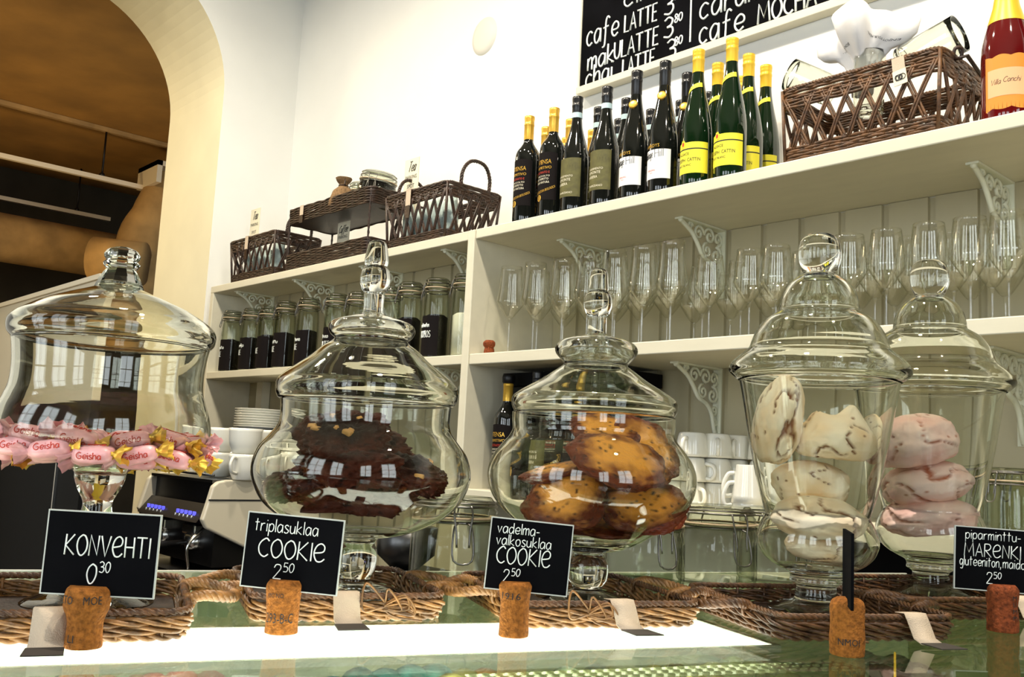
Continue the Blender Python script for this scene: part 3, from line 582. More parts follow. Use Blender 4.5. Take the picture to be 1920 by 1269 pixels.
frx = [957, 1002, 1055, 1102, 1150, 1205, 1258, 1330, 1405, 1455, 1528, 1592, 1662, 1742, 1820, 1892]
fx = [ony(px, 560, 1.852).x for px in frx]
for i, x in enumerate(fx): put_glass(x < -1.42, x, 1.852, 'stemmed wine glass on the middle shelf, %s from the divider in the front row' % ORD[i], 'wine glasses in the front row')
mx_ = [(a+c)/2 for a, c in zip(fx, fx[1:])]
for i, x in enumerate(mx_): put_glass(x < -1.45, x-0.03, 1.945, 'stemmed wine glass on the middle shelf, %s from the divider in the second row' % ORD[i], 'wine glasses in the second row')
for i, x in enumerate(fx[1:]): put_glass(x < -1.5, x-0.08, 2.055, 'stemmed wine glass on the middle shelf, %s from the divider in the back row' % ORD[i], 'wine glasses in the back row')
# ------------------------------------------------------------ wire-bail clip jars
def clip_jar(name, lab, loc, r, h, grp, rz=0.0, lidr=0.78, lip=0.03, card=None, cardh=0.4, loop=1.0, gm=None, squat=False):
    t = thing(name, lab, 'jar', loc, rz, grp); gm = gm or M['jarthin']; hl = h-lip; rn = r*lidr
    pr = sph([(r*0.93, 0), (r, 0.008), (r, hl*0.45), (r*0.99, hl*0.72), (rn*1.08, hl*0.90), (rn, hl*0.94), (rn, hl*0.975), (rn*1.1, hl*0.985), (rn*1.1, hl)], 4)
    bb = MB(); bb.lathe([(0, 0)]+pr+[(rn*0.93, hl)]+[(max(0, q[0]-0.004), max(0.006, q[1])) for q in reversed(pr[:-8])]+[(0, 0.006)], 36); bb.build('glass_body', gm, t)
    bb = MB(); bb.lathe([(rn*0.9, hl+0.003), (rn*1.1, hl+0.003), (rn*1.11, hl+0.010), (rn*1.04, hl+0.014), (rn*1.02, h-0.006), (rn*0.92, h), (0, h-0.002), (0, h-0.006), (rn*0.85, h-0.007), (rn*0.9, hl+0.003)], 36); bb.build('lid', gm, t)
    bb = MB(); bb.lathe([(rn*0.9, hl), (rn*1.13, hl), (rn*1.13, hl+0.003), (rn*0.9, hl+0.003)], 36); bb.build('rubber_seal', M['rubber'], t)
    w = MB(); ring = lambda rr, z: [(rr*cos(2*pi*k/36), rr*sin(2*pi*k/36), z) for k in range(36)]
    w.tube(ring(rn*1.07, hl+0.0165), 0.0019, 5, True); w.tube(ring(rn*1.06, hl*0.955), 0.0019, 5, True); w.tube(ring(rn*1.04, h-0.007), 0.0012, 5, True)
    k = r/0.06; fr = rn*1.09
    for sx in (-1, 1): w.tube(catmull([(sx*0.011*k, -fr, hl+0.018), (sx*0.012*k, -fr-0.006*k, hl+0.006), (sx*0.009*k, -fr-0.009*k, hl-0.014*k), (sx*0.008*k, -fr-0.012*k, hl-0.034*k*loop)], 4), 0.0014, 5)
    w.tube(catmull([(-0.006*k, -fr, hl*0.955), (-0.012*k, -fr-0.008*k, hl-0.012*k), (-0.012*k, -fr-0.016*k, hl-0.05*k*loop), (0.012*k, -fr-0.016*k, hl-0.05*k*loop), (0.012*k, -fr-0.008*k, hl-0.012*k), (0.006*k, -fr, hl*0.955)], 4), 0.0014, 5)
    w.tube(catmull([(-0.012*k, fr, hl+0.018), (-0.013*k, fr+0.008*k, hl+0.004), (-0.008*k, fr+0.004*k, hl*0.955)], 4), 0.0014, 5); w.tube(catmull([(0.012*k, fr, hl+0.018), (0.013*k, fr+0.008*k, hl+0.004), (0.008*k, fr+0.004*k, hl*0.955)], 4), 0.0014, 5)
    w.build('wire_bail', M['wire'], t)
    if card is not None:
        L = MB(); a = R(-80)-rz; patch(L, r, 0.03*h, cardh*h, r*1.9, a)
        for txt, u, v, hh, ww in card:
            L.mi = 1; write(L, txt, (0, 0, 0), (1, 0, 0), (0, 1, 0), hh, ww, 0.0009, fn=lambda uu, vv: cyl(r, a, 0, 0.001)(uu+u, vv+v)); L.mi = 0
        L.build('chalk_label', [M['lab_black'], M['chalk']], t)
    return t
def fill(lab, loc, r, z0, z1, m, name='loose_tea', cat='tea'):
    bb = MB(); rnd = random.Random(int(loc[0]*1000)); bb.lathe([(0, z0), (r, z0), (r, z1-0.004), (r*0.7, z1+rnd.uniform(-0.004, 0.006)), (r*0.3, z1+0.004), (0, z1)], 28)
    return tag(bb.build(name, m, None, loc), lab, cat, None, 'stuff')
TJ = [(433, 0.27, 'TEE', 'musta'), (470, 0.265, 'TEE', 'vanilja'), (502, 0.26, 'TEE', ''), (533, 0.272, 'TEE', 'minttu'), (575, 0.27, 'TEE', 'sitruuna'), (627, 0.268, 'ROI TEE', 'vihrea'), (668, 0.26, 'TEE', ''), (725, 0.262, 'TEE', ''), (765, 0.264, '', 'maustettu'), (815, 0.262, 'ROOIBOS', 'maustamaton')]
for i, (px, h, t1, t2) in enumerate(TJ):
    p = ony(px, 640, 1.862); card = []
    if t1: card.append((t1, -0.034, 0.066, 0.021, 0.05 if len(t1) > 4 else 0.03))
    if t2: card.append((t2, -0.036, 0.099, 0.014, 0.046))
    lab = 'tall clip jar of black tea on the middle shelf, %s from the left end' % ORD[i] if i < 9 else 'tall clip jar with chalk label reading ROOIBOS'
    clip_jar('clip_jar', lab, (p.x, 1.862, ZM+0.0005), 0.043, h, 'clip jars of tea', R(-42), 0.86, 0.034, card, 0.52)
    fill('dark loose tea filling the lower half of the %s clip jar from the left end' % ORD[i], (p.x, 1.862, ZM+0.0005), 0.0385, 0.007, h*0.53, M['tea'])
p = ony(860, 600, 1.862); clip_jar('clip_jar', 'clip jar of white powder beside the shelf divider', (p.x+0.02, 1.87, ZM+0.0005), 0.043, 0.262, 'clip jars of tea', R(-42), 0.86, 0.034)
fill('white powder heaped in the clip jar beside the divider', (p.x+0.02, 1.87, ZM+0.0005), 0.0385, 0.007, 0.135, M['sugar'], 'sugar', 'sugar')
# ------------------------------------------------------------ wicker
def rrect(w, d, cr_, n=7):   # rounded rectangle, counter-clockwise, as dense points
    out = []
    for cx, cy, a0 in ((w/2-cr_, d/2-cr_, 0), (-w/2+cr_, d/2-cr_, 90), (-w/2+cr_, -d/2+cr_, 180), (w/2-cr_, -d/2+cr_, 270)):
        for k in range(n+1): a = R(a0+90*k/n); out.append((cx+cr_*cos(a), cy+cr_*sin(a)))
    return out
def resample(P, n):
    L = [0]; m = len(P)
    for i in range(m): L.append(L[-1]+math.dist(P[i], P[(i+1) % m]))
    out = []; j = 0
    for k in range(n):
        s_ = L[-1]*k/n
        while L[j+1] < s_: j += 1
        t = (s_-L[j])/max(1e-9, L[j+1]-L[j]); a = P[j]; b_ = P[(j+1) % m]; out.append((a[0]+(b_[0]-a[0])*t, a[1]+(b_[1]-a[1])*t))
    return out
def loopat(w0, d0, w1, d1, f, n, cr_=0.02): return resample(rrect(w0+(w1-w0)*f, d0+(d1-d0)*f, cr_), n)
def weave(mb, P, z, amp, r, ph, stakes, jit=0.0, seed=0):   # one cane going in front of and behind the stakes
    n = len(P); cx = sum(p[0] for p in P)/n; out = []
    for i, p in enumerate(P):
        q = P[(i+1) % n]; o = P[i-1]; t = (q[0]-o[0], q[1]-o[1]); L = math.hypot(*t) or 1; nx, ny = t[1]/L, -t[0]/L
        a = amp*cos(pi*stakes*i/n+ph*pi); jz = jit*noise.noise((i*0.12, z*60, seed)); out.append((p[0]+nx*a, p[1]+ny*a, z+jz))
    mb.tube(out, r, 5, True)
def rope(mb, path, r, strands, twist, tr, closed=False, n=5):   # twisted strands round a path
    P = [Vector(p) for p in path]; m = len(P)
    for s_ in range(strands):
        out = []; N = None
        for i in range(m):
            a = P[i-1] if (i > 0 or closed) else P[i]; c = P[(i+1) % m] if (i < m-1 or closed) else P[i]; T = (c-a).normalized()
            N = (Vector((0, 0, 1)) if abs(T.z) < 0.95 else Vector((1, 0, 0))) if N is None else N
            N = (N-T*N.dot(T)).normalized(); B = T.cross(N); an = 2*pi*(s_/strands+twist*i/m); out.append(P[i]+N*(r*cos(an))+B*(r*sin(an)))
        mb.tube(out, tr, n, closed)
def lattice_basket(name, lab, loc, rz, w, d, h, m, taper=0.93, nx=9, ny=6, band=0.2, hand=None, tagcol=True, hh=0.075, grp=None):
    t = thing(name, lab, 'basket', loc, rz, grp); wb_, db = w*taper, d*taper; k = h/0.17; rr = 0.0032*min(1.2, k)
    b = MB(); N = 2*(2*nx+2*ny)*3
    for lev, (f0, f1, cnt) in enumerate(((0.02, band, 6), (1-band*1.25, 0.97, 7))):
        for c in range(cnt):
            f = f0+(f1-f0)*c/(cnt-1); weave(b, loopat(wb_, db, w, d, f, N), f*h, 0.0013, rr*1.12, c % 2, nx*4+ny*4, 0.003, c+lev*7)
    rope(b, [(x, y, h) for x, y in loopat(wb_, db, w, d, 1, N)], 0.003, 3, 46, 0.0034, True)
    b.build('woven_bands', m, t)
    b = MB(); rg = random.Random(len(lab))
    sides = [((-1, -1), (1, -1), nx), ((1, -1), (1, 1), ny), ((1, 1), (-1, 1), nx), ((-1, 1), (-1, -1), ny)]
    for (a0, a1), (c0, c1), cnt in sides:
        for i in range(-1, cnt+1):
            for dirn in (1, -1):
                u0 = (i+0.5)/cnt; u1 = u0+dirn*1.25/cnt
                if not (-0.06 <= u0 <= 1.06 and -0.06 <= u1 <= 1.06): continue
                u0 = min(1, max(0, u0)); u1 = min(1, max(0, u1))
                for off in (-0.0032, 0.0032):
                    pts = []
                    for s_ in range(6):
                        f = s_/5; u = u0+(u1-u0)*(f*1.05-0.02); zz = h*(band*0.6+(1-band*1.2)*f); W_ = (wb_+(w-wb_)*f)/2; D_ = (db+(d-db)*f)/2
                        bow = 0.004*sin(pi*f)*(1 if dirn > 0 else 0.2)
                        X = (a0+(c0-a0)*u)*W_; Y = (a1+(c1-a1)*u)*D_; nx_ = 1 if a0 == c0 == 1 else -1 if a0 == c0 else 0; ny_ = 1 if a1 == c1 == 1 else -1 if a1 == c1 else 0
                        tx, ty = (abs(ny_), abs(nx_)); pts.append((X+nx_*bow+tx*off, Y+ny_*bow+ty*off, zz))
                    b.tube(pts, rr*0.85, 5)
    for sx in (-1, 1):
        for sy in (-1, 1): b.tube([(sx*wb_/2*0.985, sy*db/2*0.985, 0), (sx*w/2*0.985, sy*d/2*0.985, h)], rr*1.3, 6)
    b.build('lattice', m, t)
    b = MB(); b.box(-wb_/2+0.004, wb_/2-0.004, -db/2+0.004, db/2-0.004, 0.002, 0.008); b.build('base', m, t)
    for sx in (hand or ()):
        b = MB(); pth = catmull([(sx*(w/2-0.002), -d*0.26, h-0.01), (sx*(w/2+0.002), -d*0.25, h+hh*0.55), (sx*(w/2+0.006), -d*0.12, h+hh), (sx*(w/2+0.006), d*0.12, h+hh), (sx*(w/2+0.002), d*0.25, h+hh*0.55), (sx*(w/2-0.002), d*0.26, h-0.01)], 10)
        rope(b, pth, 0.0034, 3, 9, 0.0036); b.build('handle', m, t)
    if tagcol:
        b = MB(); x0 = -w*0.08; b.box(x0-0.013, x0+0.013, -d/2-0.009, -d/2-0.0075, h*0.72, h+0.004); b.box(x0-0.013, x0+0.013, -d/2-0.009, -d/2+0.004, h+0.0035, h+0.006); b.build('cloth_tag', M['cloth'], t)
        b = MB(); b.box(x0-0.012, x0+0.012, -d/2-0.0095, -d/2-0.008, h*0.5, h*0.73); b.build('tag_end', M['wickm'], t)
    return t
# small tea basket, larger tea basket, basket of tumblers
sb = lattice_basket('wicker_basket', 'small dark wicker basket with crossed canes at the far left of the top shelf', (-3.655, 1.925, ZT+0.0005), 0, 0.40, 0.215, 0.185, M['wickm'], 0.90, 8, 5, 0.2, (1,), True, 0.075, 'dark wicker baskets')
lb = lattice_basket('wicker_basket', 'larger dark wicker basket with two loop handles beside the wine bottles', (-2.515, 1.935, ZT+0.0005), 0, 0.345, 0.23, 0.188, M['wickm'], 0.92, 8, 6, 0.18, (1, -1), True, 0.085, 'dark wicker baskets')
rb = lattice_basket('wicker_basket', 'large brown wicker basket holding tumblers and white napkins beside the rose bottle', (-0.955, 1.925, ZT+0.0005), 0, 0.36, 0.215, 0.172, M['wick'], 0.96, 8, 5, 0.2, (), False)
b = MB(); b.tube([(0.18, -0.05, 0.165), (0.205, -0.045, 0.168), (0.215, 0.06, 0.12), (0.185, 0.065, 0.105)], 0.004, 6); b.tube(catmull([(0.178, -0.05, 0.16), (0.185, -0.055, 0.185), (0.195, -0.045, 0.185), (0.19, -0.04, 0.165)], 4), 0.004, 6); b.build('cane_latch', M['wickd'], rb)
b = MB(); b.M = Matrix.Translation((0.095, -0.116, 0.172)) @ Matrix.Rotation(R(-6), 4, 'Y'); b.box(-0.013, 0.013, -0.001, 0.001, -0.028, 0.0); b.build('cloth_tag', M['cloth'], rb)
b = MB(); b.M = Matrix.Translation((0.098, -0.1165, 0.144)) @ Matrix.Rotation(R(-8), 4, 'Y'); b.box(-0.014, 0.014, -0.001, 0.001, -0.032, 0.0); b.mi = 1; b.lathe([(0, 0)], 3) if False else None
b.M = b.M @ Matrix.Translation((0, -0.0016, -0.016)) @ Matrix.Rotation(R(90), 4, 'X')
for a in range(4): b.tube([(0.006*cos(2*pi*k/10)*(0.6+0.4*(a % 2))+0.004*(a-1.5), 0.006*sin(2*pi*k/10), 0) for k in range(10)], 0.0007, 4, True)
b.build('paper_label', [M['paper'], M['ink']], rb)
# pale sachets inside the two tea baskets
def sachet():
    bm = bmesh.new(); bmesh.ops.create_grid(bm, x_segments=9, y_segments=9, size=0.5); me = bpy.data.meshes.new('tea_sachet')
    top = [v for v in bm.verts]
    for v in top:
        e = (1-(2*v.co.x)**4)*(1-(2*v.co.y)**4); v.co.z = 0.16*max(0, e)**0.6+0.02*noise.noise((v.co*6))
    g = bmesh.ops.duplicate(bm, geom=bm.verts[:]+bm.edges[:]+bm.faces[:])
    for v in [x for x in g['geom'] if isinstance(x, bmesh.types.BMVert)]: v.co.z *= -1
    bmesh.ops.remove_doubles(bm, verts=bm.verts, dist=0.012); bmesh.ops.recalc_face_normals(bm, faces=bm.faces)
    for f in bm.faces: f.smooth = True
    bm.to_mesh(me); bm.free(); me.materials.append(M['teabag']); return me
sme = sachet(); rg = random.Random(4)
def sachets(base, w, d, n, where, grp):
    for i in range(n):
        o = bpy.data.objects.new('tea_sachet', sme); COL.objects.link(o)
        o.location = (base[0]-w/2+w*(i+0.5)/n, base[1]+rg.uniform(-0.35, -0.1)*d, base[2]+0.088+rg.uniform(-0.012, 0.02)); o.rotation_euler = (R(90)+rg.uniform(-0.15, 0.15), rg.uniform(-0.25, 0.25), rg.uniform(-0.3, 0.3)); o.scale = (0.062, 0.135, 0.10)
        tag(o, 'pale blue tea sachet inside the %s tea basket, %s from its left end' % (where, ORD[i]), 'tea bag', grp)
sachets((-3.655, 1.925, ZT), 0.30, 0.17, 5, 'small', 'tea sachets in the small basket'); sachets((-2.515, 1.935, ZT), 0.27, 0.17, 5, 'larger', 'tea sachets in the larger basket')
# two tier wicker stand
st = thing('wicker_stand', 'two tier dark wicker stand with a jar and a burlap pouch on its upper tray', 'stand', (-3.075, 1.925, ZT+0.0005))
w, d = 0.575, 0.205
for nm, z0, hh in (('lower_tray', 0.004, 0.062), ('upper_tray', 0.195, 0.056)):
    b = MB(); b.box(-w/2+0.004, w/2-0.004, -d/2+0.004, d/2-0.004, z0, z0+0.006); N = 240
    for c in range(13): weave(b, loopat(w, d, w*1.01, d*1.02, c/12, N), z0+hh*c/12, 0.0014, 0.0036, c % 2, 40, 0.003, c)
    b.build(nm, M['wickd'], st)
for sx in (-1, 1):
    for sy in (-1, 1): b = MB(); rope(b, [(sx*(w/2-0.004), sy*(d/2-0.004), z*0.254/12) for z in range(13)], 0.0022, 3, 8, 0.003); b.build('post', M['wickd'], st)
b = MB(); b.box(-0.19, -0.165, -d/2-0.0085, -d/2-0.007, 0.215, 0.255); b.build('cloth_tag', M['cloth'], st)
b = MB(); b.box(-0.19, -0.165, -d/2-0.0088, -d/2-0.0072, 0.185, 0.216); b.build('tag_end', M['wickm'], st)
zt = ZT+0.2015
j1 = clip_jar('clip_jar', 'short wide clip jar of dark beans lying tilted on the upper wicker tray', (-2.905, 1.915, zt+0.002), 0.074, 0.138, 'clip jars on the wicker stand', R(40), 0.85, 0.035)
j1.rotation_euler = (R(3), R(8), R(40)); f = fill('dark beans inside the wide clip jar on the upper wicker tray', (-2.905, 1.915, zt+0.002), 0.067, 0.008, 0.098, M['tea'], 'coffee_beans', 'coffee'); f.rotation_euler = (R(3), R(8), R(40))
clip_jar('clip_jar', 'smaller clip jar behind the burlap pouch on the upper wicker tray', (-3.075, 1.965, zt+0.001), 0.05, 0.142, 'clip jars on the wicker stand', R(-70), 0.85, 0.035)
b = MB(); b.lathe(sph([(0.012, 0), (0.034, 0.008), (0.04, 0.03), (0.03, 0.06), (0.012, 0.078), (0.02, 0.092), (0.024, 0.1)], 5), 24, rip=lambda a, z: 1+0.12*noise.noise((cos(a)*2, sin(a)*2, z*30)))
bp = b.build('pouch', M['burlap'], None, (-3.045, 1.868, zt+0.001)); bp.name = 'burlap_pouch'; bp.scale = (1.3, 1.3, 1.35); tag(bp, 'small brown burlap pouch tied at the neck on the upper wicker tray', 'pouch')
b = MB(); b.tube([(0.0135*cos(2*pi*k/14), 0.0135*sin(2*pi*k/14), 0.078) for k in range(14)], 0.002, 5, True); b.tube(catmull([(0.013, -0.004, 0.078), (0.03, -0.014, 0.088), (0.036, -0.02, 0.07)], 4), 0.0016, 5); b.build('string', M['wickm'], bp)
# little signs standing in the baskets
def sign(lab, px, py0, py1, y, w, words, rz=0.0):
    p = ony(px, py0, y); q = ony(px, py1, y); h = abs(q.z-p.z); t = thing('card_sign', lab, 'sign', (p.x, y, 0), R(rz), 'small cream paper signs on the top shelf')
    t.location.z = min(p.z, q.z); b = MB(); b.box(-w/2, w/2, -0.0015, 0.0015, -0.10, h); b.build('card', M['paper'], t); b = MB(); fn = lambda u, v: (u, -0.0022, v)
    for txt, v, hh, ww, kind in words:
        if kind: write(b, txt, (0, 0, 0), (1, 0, 0), (0, 1, 0), hh, ww, 0.0011, fn=lambda uu, vv: (uu-ww/2+vv*0.35, -0.0024, h*v+vv))
        else: printed(b, txt, fn, 0, h*v, hh, ww)
    b.build('lettering', M['ink'], t); return t
W3 = [('Tea', 0.60, 0.036, 0.042, 1), ('PARKING', 0.36, 0.014, 0.066, 0), ('SPOT', 0.08, 0.014, 0.042, 0)]
sign('cream paper sign reading Tea parking spot in the small basket at the far left', 476, 442, 393, 1.93, 0.083, W3)
sign('cream paper sign reading Tea parking spot in the larger basket', 770, 357, 299, 1.93, 0.083, W3)
sign('cream paper sign reading Coffee in the lower tray of the wicker stand', 643, 452, 417, 1.93, 0.083, [('Coffee', 0.45, 0.028, 0.06, 1), ('PARKING', 0.14, 0.013, 0.062, 0)])
# tumblers and napkins in the right hand basket
def tumbler(lab, loc, rot, h=0.125, r=0.036):
    t = thing('tumbler', lab, 'glass', loc, 0, 'tumblers in the large wicker basket'); t.rotation_euler = rot
    b = MB(); pr = sph([(r*0.86, 0), (r*0.92, 0.008), (r*0.97, h*0.4), (r, h)], 5); b.lathe([(0, 0)]+pr+[(q[0]-0.002, max(0.012, q[1])) for q in reversed(pr)]+[(0, 0.012)], 40); b.build('glass_wall', M['jar'], t); return t
# placed by the ends of each glass: foot and rim centre
def lean(lab, foot, rimp, h, r):
    a = Vector(foot); v = (Vector(rimp)-a).normalized(); t = tumbler(lab, a, (0, 0, 0), h, r); t.rotation_euler = v.to_track_quat('Z', 'Y').to_euler()
p0_ = ony(1545, 165, 1.93); lean('clear tumbler lying on its side at the left end of the large basket', ony(1562, 172, 1.94), ony(1482, 140, 1.90), 0.11, 0.038)
lean('clear tumbler leaning right with open rim up in the large basket', ony(1690, 122, 1.93), ony(1782, 72, 1.93), 0.13, 0.041)
lean('clear tumbler standing upright around the napkins in the large basket', ony(1628, 215, 1.92), ony(1632, 75, 1.92), 0.14, 0.034)
nt_ = thing('paper_napkin', 'white printed paper napkins fanned out of a tumbler in the large basket', 'napkin', (0, 0, 0))
c0 = ony(1618, 172, 1.92); b = MB(); nn = 72; rows = [(0.0, 0.020), (0.045, 0.024), (0.075, 0.030), (0.095, 0.046), (0.12, 0.068), (0.15, 0.082), (0.19, 0.09)]
vs = []; fs = []
for zz, rad in rows:
    for k in range(nn):
        a = 2*pi*k/nn; fold = 1+(0.30 if zz > 0.06 else 0.1)*sin(a*4+zz*9)+0.10*sin(a*9+1); vs.append((c0.x+rad*fold*cos(a)*1.05, c0.y+rad*fold*sin(a)*0.7, c0.z-0.01+zz-(0.035*max(0, rad-0.05)/0.03*(0.5+0.5*sin(a*2+1.2)))))
for i in range(len(rows)-1):
    for k in range(nn): fs.append((i*nn+k, i*nn+(k+1) % nn, (i+1)*nn+(k+1) % nn, (i+1)*nn+k))
b.add(vs, fs, True); o = b.build('folded_sheets', M['napkin'], nt_); sm = o.modifiers.new('thickness', 'SOLIDIFY'); sm.thickness = 0.0012
L = MB()
def onnap(a_c, zoff, flip=1):
    def f(u, v):
        a = a_c+u/0.075; fold = 1+0.30*sin(a*4+(zoff+v)*9)+0.10*sin(a*9+1); zz = zoff+v; rad = 0.030
        for (z0, r0_), (z1, r1_) in zip(rows, rows[1:]):
            if z0 <= zz <= z1: rad = r0_+(r1_-r0_)*(zz-z0)/(z1-z0)
        return (c0.x+(rad*fold+0.0016)*cos(a)*1.05, c0.y+(rad*fold+0.0016)*sin(a)*0.7, c0.z-0.01+zz-(0.035*max(0, rad-0.05)/0.03*(0.5+0.5*sin(a*2+1.2))))
    return lambda u, v: f(-u, -v)
printed(L, 'ENJOY YOUR MEAL', onnap(R(-35), 0.128), 0, 0, 0.006, 0.075); printed(L, 'BON APPETIT', onnap(R(-120), 0.115), 0, 0, 0.006, 0.055)
L.build('print', M['ink'], nt_, fix=False)
# ------------------------------------------------------------ crockery
def cup(r=0.041, h=0.062, logo=True, taper=0.72, rim=1.0):
    t = thing('coffee_cup', 'x', 'cup', (0, 0, 0)); b = MB()
    pr = sph([(r*taper*0.8, 0), (r*taper, 0.004), (r*0.92, h*0.4), (r*rim, h)], 5); b.lathe([(0, 0.001)]+pr+[(q[0]-0.003, max(0.006, q[1])) for q in reversed(pr)]+[(0, 0.006)], 32); b.build('cup_body', M['china'], t)
    b = MB(); b.tube(catmull([(r*0.93, 0, h*0.85), (r*1.3, 0, h*0.86), (r*1.52, 0, h*0.62), (r*1.38, 0, h*0.34), (r*0.9, 0, h*0.25)], 6), 0.0052, 8); b.build('handle', M['china'], t)
    if logo:
        L = MB(); a0 = R(-105); rr = r*0.955; f = lambda u, v: (cos(a0+u/rr)*(rr+0.0016+v*0.06), sin(a0+u/rr)*(rr+0.0016+v*0.06), h*0.56+v)
        hx = [(-0.017, 0), (-0.012, 0.0085), (0, 0.011), (0.012, 0.0085), (0.017, 0), (0.012, -0.0085), (0, -0.011), (-0.012, -0.0085), (-0.017, 0)]
        L.tube([f(u+(u2-u)*k/3, v+(v2-v)*k/3) for (u, v), (u2, v2) in zip(hx, hx[1:]) for k in range(3)], 0.0007, 4, True)
        for i, (txt, x0, ww) in enumerate((('Paulig', -0.0125, 0.025),)): write(L, txt, (0, 0, 0), (1, 0, 0), (0, 1, 0), 0.010, ww, 0.0007, fn=lambda u, v: f(u+x0, v*0.9-0.003))
        L.build('logo', M['ink'], t)
    return t
cpA = cup(0.053, 0.080); cpB = cup(0.053, 0.080, False); usedc = set()
def put_cup(src, loc, rz, lab, grp, up=False):
    if id(src) not in usedc: usedc.add(id(src)); o = src; o.location = loc; o['label'] = lab; o['group'] = grp
    else: o = dup(src, loc, rz, lab, grp)
    o.rotation_euler = (pi if up else 0, 0, rz); return o
# ------------------------------------------------------------ mugs, plates and cups
k3 = Z3+0.0005; hc = 0.0575
mugr = cup(0.0405, 0.060, False, 0.80); usedc2 = []
for px, lv, y, rz, lab in [(1296, 0, 1.93, -20, 'lowest'), (1296, 1, 1.93, 15, 'middle'), (1296, 2, 1.93, -75, 'top'), (1342, 0, 1.985, 180, 'lowest'), (1342, 1, 1.985, 200, 'middle'), (1342, 2, 1.985, -50, 'top'),
        (1378, 2, 2.06, -60, 'top'), (1378, 1, 2.06, 20, 'middle'), (1378, 0, 2.06, 0, 'lowest'), (1432, 0, 2.07, 10, 'lowest'), (1432, 1, 2.07, 0, 'middle'), (1432, 2, 2.07, -30, 'top')]:
    p = ony(px, 880, y); st_ = {1296: 'first stack from the cookie jar', 1342: 'second stack from the cookie jar', 1378: 'third stack from the cookie jar', 1432: 'stack behind the pale meringue jar'}[px]
    put_cup(mugr, (p.x, y, k3+lv*0.0605+0.060), R(rz), 'upside down white mug, %s of the %s' % (lab, st_), 'mugs on the lower shelf', True)
tall = thing('mug', 'x', 'mug', (0, 0, 0)); b = MB(); pr = sph([(0.026, 0), (0.0275, 0.004), (0.0365, 0.082)], 5); b.lathe([(0, 0.001)]+pr+[(q[0]-0.003, max(0.006, q[1])) for q in reversed(pr)]+[(0, 0.006)], 32); b.build('mug_body', M['china'], tall)
b = MB(); b.tube(catmull([(0.034, 0, 0.066), (0.05, 0, 0.066), (0.054, 0, 0.045), (0.044, 0, 0.02), (0.029, 0, 0.016)], 6), 0.0048, 8); b.build('handle', M['china'], tall)
p = ony(1402, 935, 1.845); tall.location = (p.x, 1.845, k3+0.104); tall.rotation_euler = (pi, 0, R(-150)); tall['label'] = 'tapered white mug nested upside down on another beside the pale meringue jar'
o = dup(tall, (p.x, 1.845, k3+0.083), None, 'lower tapered white mug nested under another beside the pale meringue jar'); o.rotation_euler = (pi, 0, R(-135))
db = thing('shade_box', 'added dark box standing in for shadow and dark bottles behind the wine bottles on the lower shelf beside the divider', 'box', (-1.925, 2.04, k3)); b = MB(); b.box(-0.225, 0.225, -0.095, 0.085, 0, 0.31); bevel(b.build('box_body', M['blackp'], db), 0.004); b = MB(); b.box(-0.228, 0.228, -0.098, 0.088, 0.311, 0.35); b.build('lid', M['black'], db)  # added black box, stands in for shadow and more dark bottles at the back
# preserving jars at the right end of the lower shelf
for i, (px, y, lab) in enumerate([(1893, 1.90, 'squat preserving jar at the right end of the lower shelf'), (1840, 1.99, 'preserving jar behind the pink meringue jar on the lower shelf'), (1920, 2.05, 'preserving jar at the back right corner of the lower shelf')]):
    p = ony(px, 950, y); clip_jar('clip_jar', lab, (p.x, y, k3), 0.042, 0.125, 'preserving jars on the lower shelf', R(-20), 0.85, 0.026, gm=M['jarthin'])
# ------------------------------------------------------------ espresso machine
em = thing('espresso_machine', 'cream espresso machine with two brewing groups standing on the back bar', 'coffee machine', (0, 0, 0))
x0, x1, y0, y1, zt_, zb_ = -3.285, -2.765, 1.295, 1.68, 1.252, 0.906
side = [(y0+0.012, 1.105), (y0-0.004, 1.13), (y0+0.012, 1.19), (y0+0.022, 1.232), (y0+0.038, 1.246), (y0+0.07, zt_), (y1, zt_), (y1, 0.96), (y0+0.20, 1.02)]
for nm, xa, xb in (('side_panel', x1-0.025, x1), ('side_panel', x0, x0+0.022)):
    b = MB(); b.prism(side, xa, xb, 'x'); bevel(b.build(nm, M['enamel'], em), 0.006, 3)
b = MB(); b.box(x1+0.0005, x1+0.002, y0+0.01, y1, 1.188, 1.193); b.build('panel_seam', M['ink'], em)
b = MB(); b.box(x0+0.023, x1-0.026, y0+0.05, y1-0.005, 0.985, zt_-0.012); b.build('body', M['blackp'], em)
b = MB(); b.box(x0+0.023, x1-0.026, y0+0.03, y1-0.02, zt_-0.011, zt_-0.002); b.tube([(x0+0.03, y0+0.035, zt_+0.012), (x1-0.03, y0+0.035, zt_+0.012)], 0.004, 8); b.build('cup_tray', M['darksteel'], em)
b = MB(); b.add([(x0+0.03, y0+0.035, 1.175), (x1-0.03, y0+0.035, 1.175), (x1-0.03, y0-0.01, 1.120), (x0+0.03, y0-0.01, 1.120), (x0+0.03, y0+0.05, 1.11), (x1-0.03, y0+0.05, 1.11)], [(3, 2, 1, 0), (4, 5, 2, 3)], False); bpn = b.build('button_panel', M['blackp'], em)
for g in (0.0, 0.235):
    for k in range(5):
        b = MB(); u = x0+0.075+g+k*0.03; b.box(u, u+0.016, y0+0.004, y0+0.0085, 1.138, 1.150); b.build('key', M['led'], bpn)
        b = MB(); b.box(u+0.004, u+0.006, y0-0.002, y0+0.002, 1.124, 1.138); b.build('key_mark', M['chalk'], bpn)
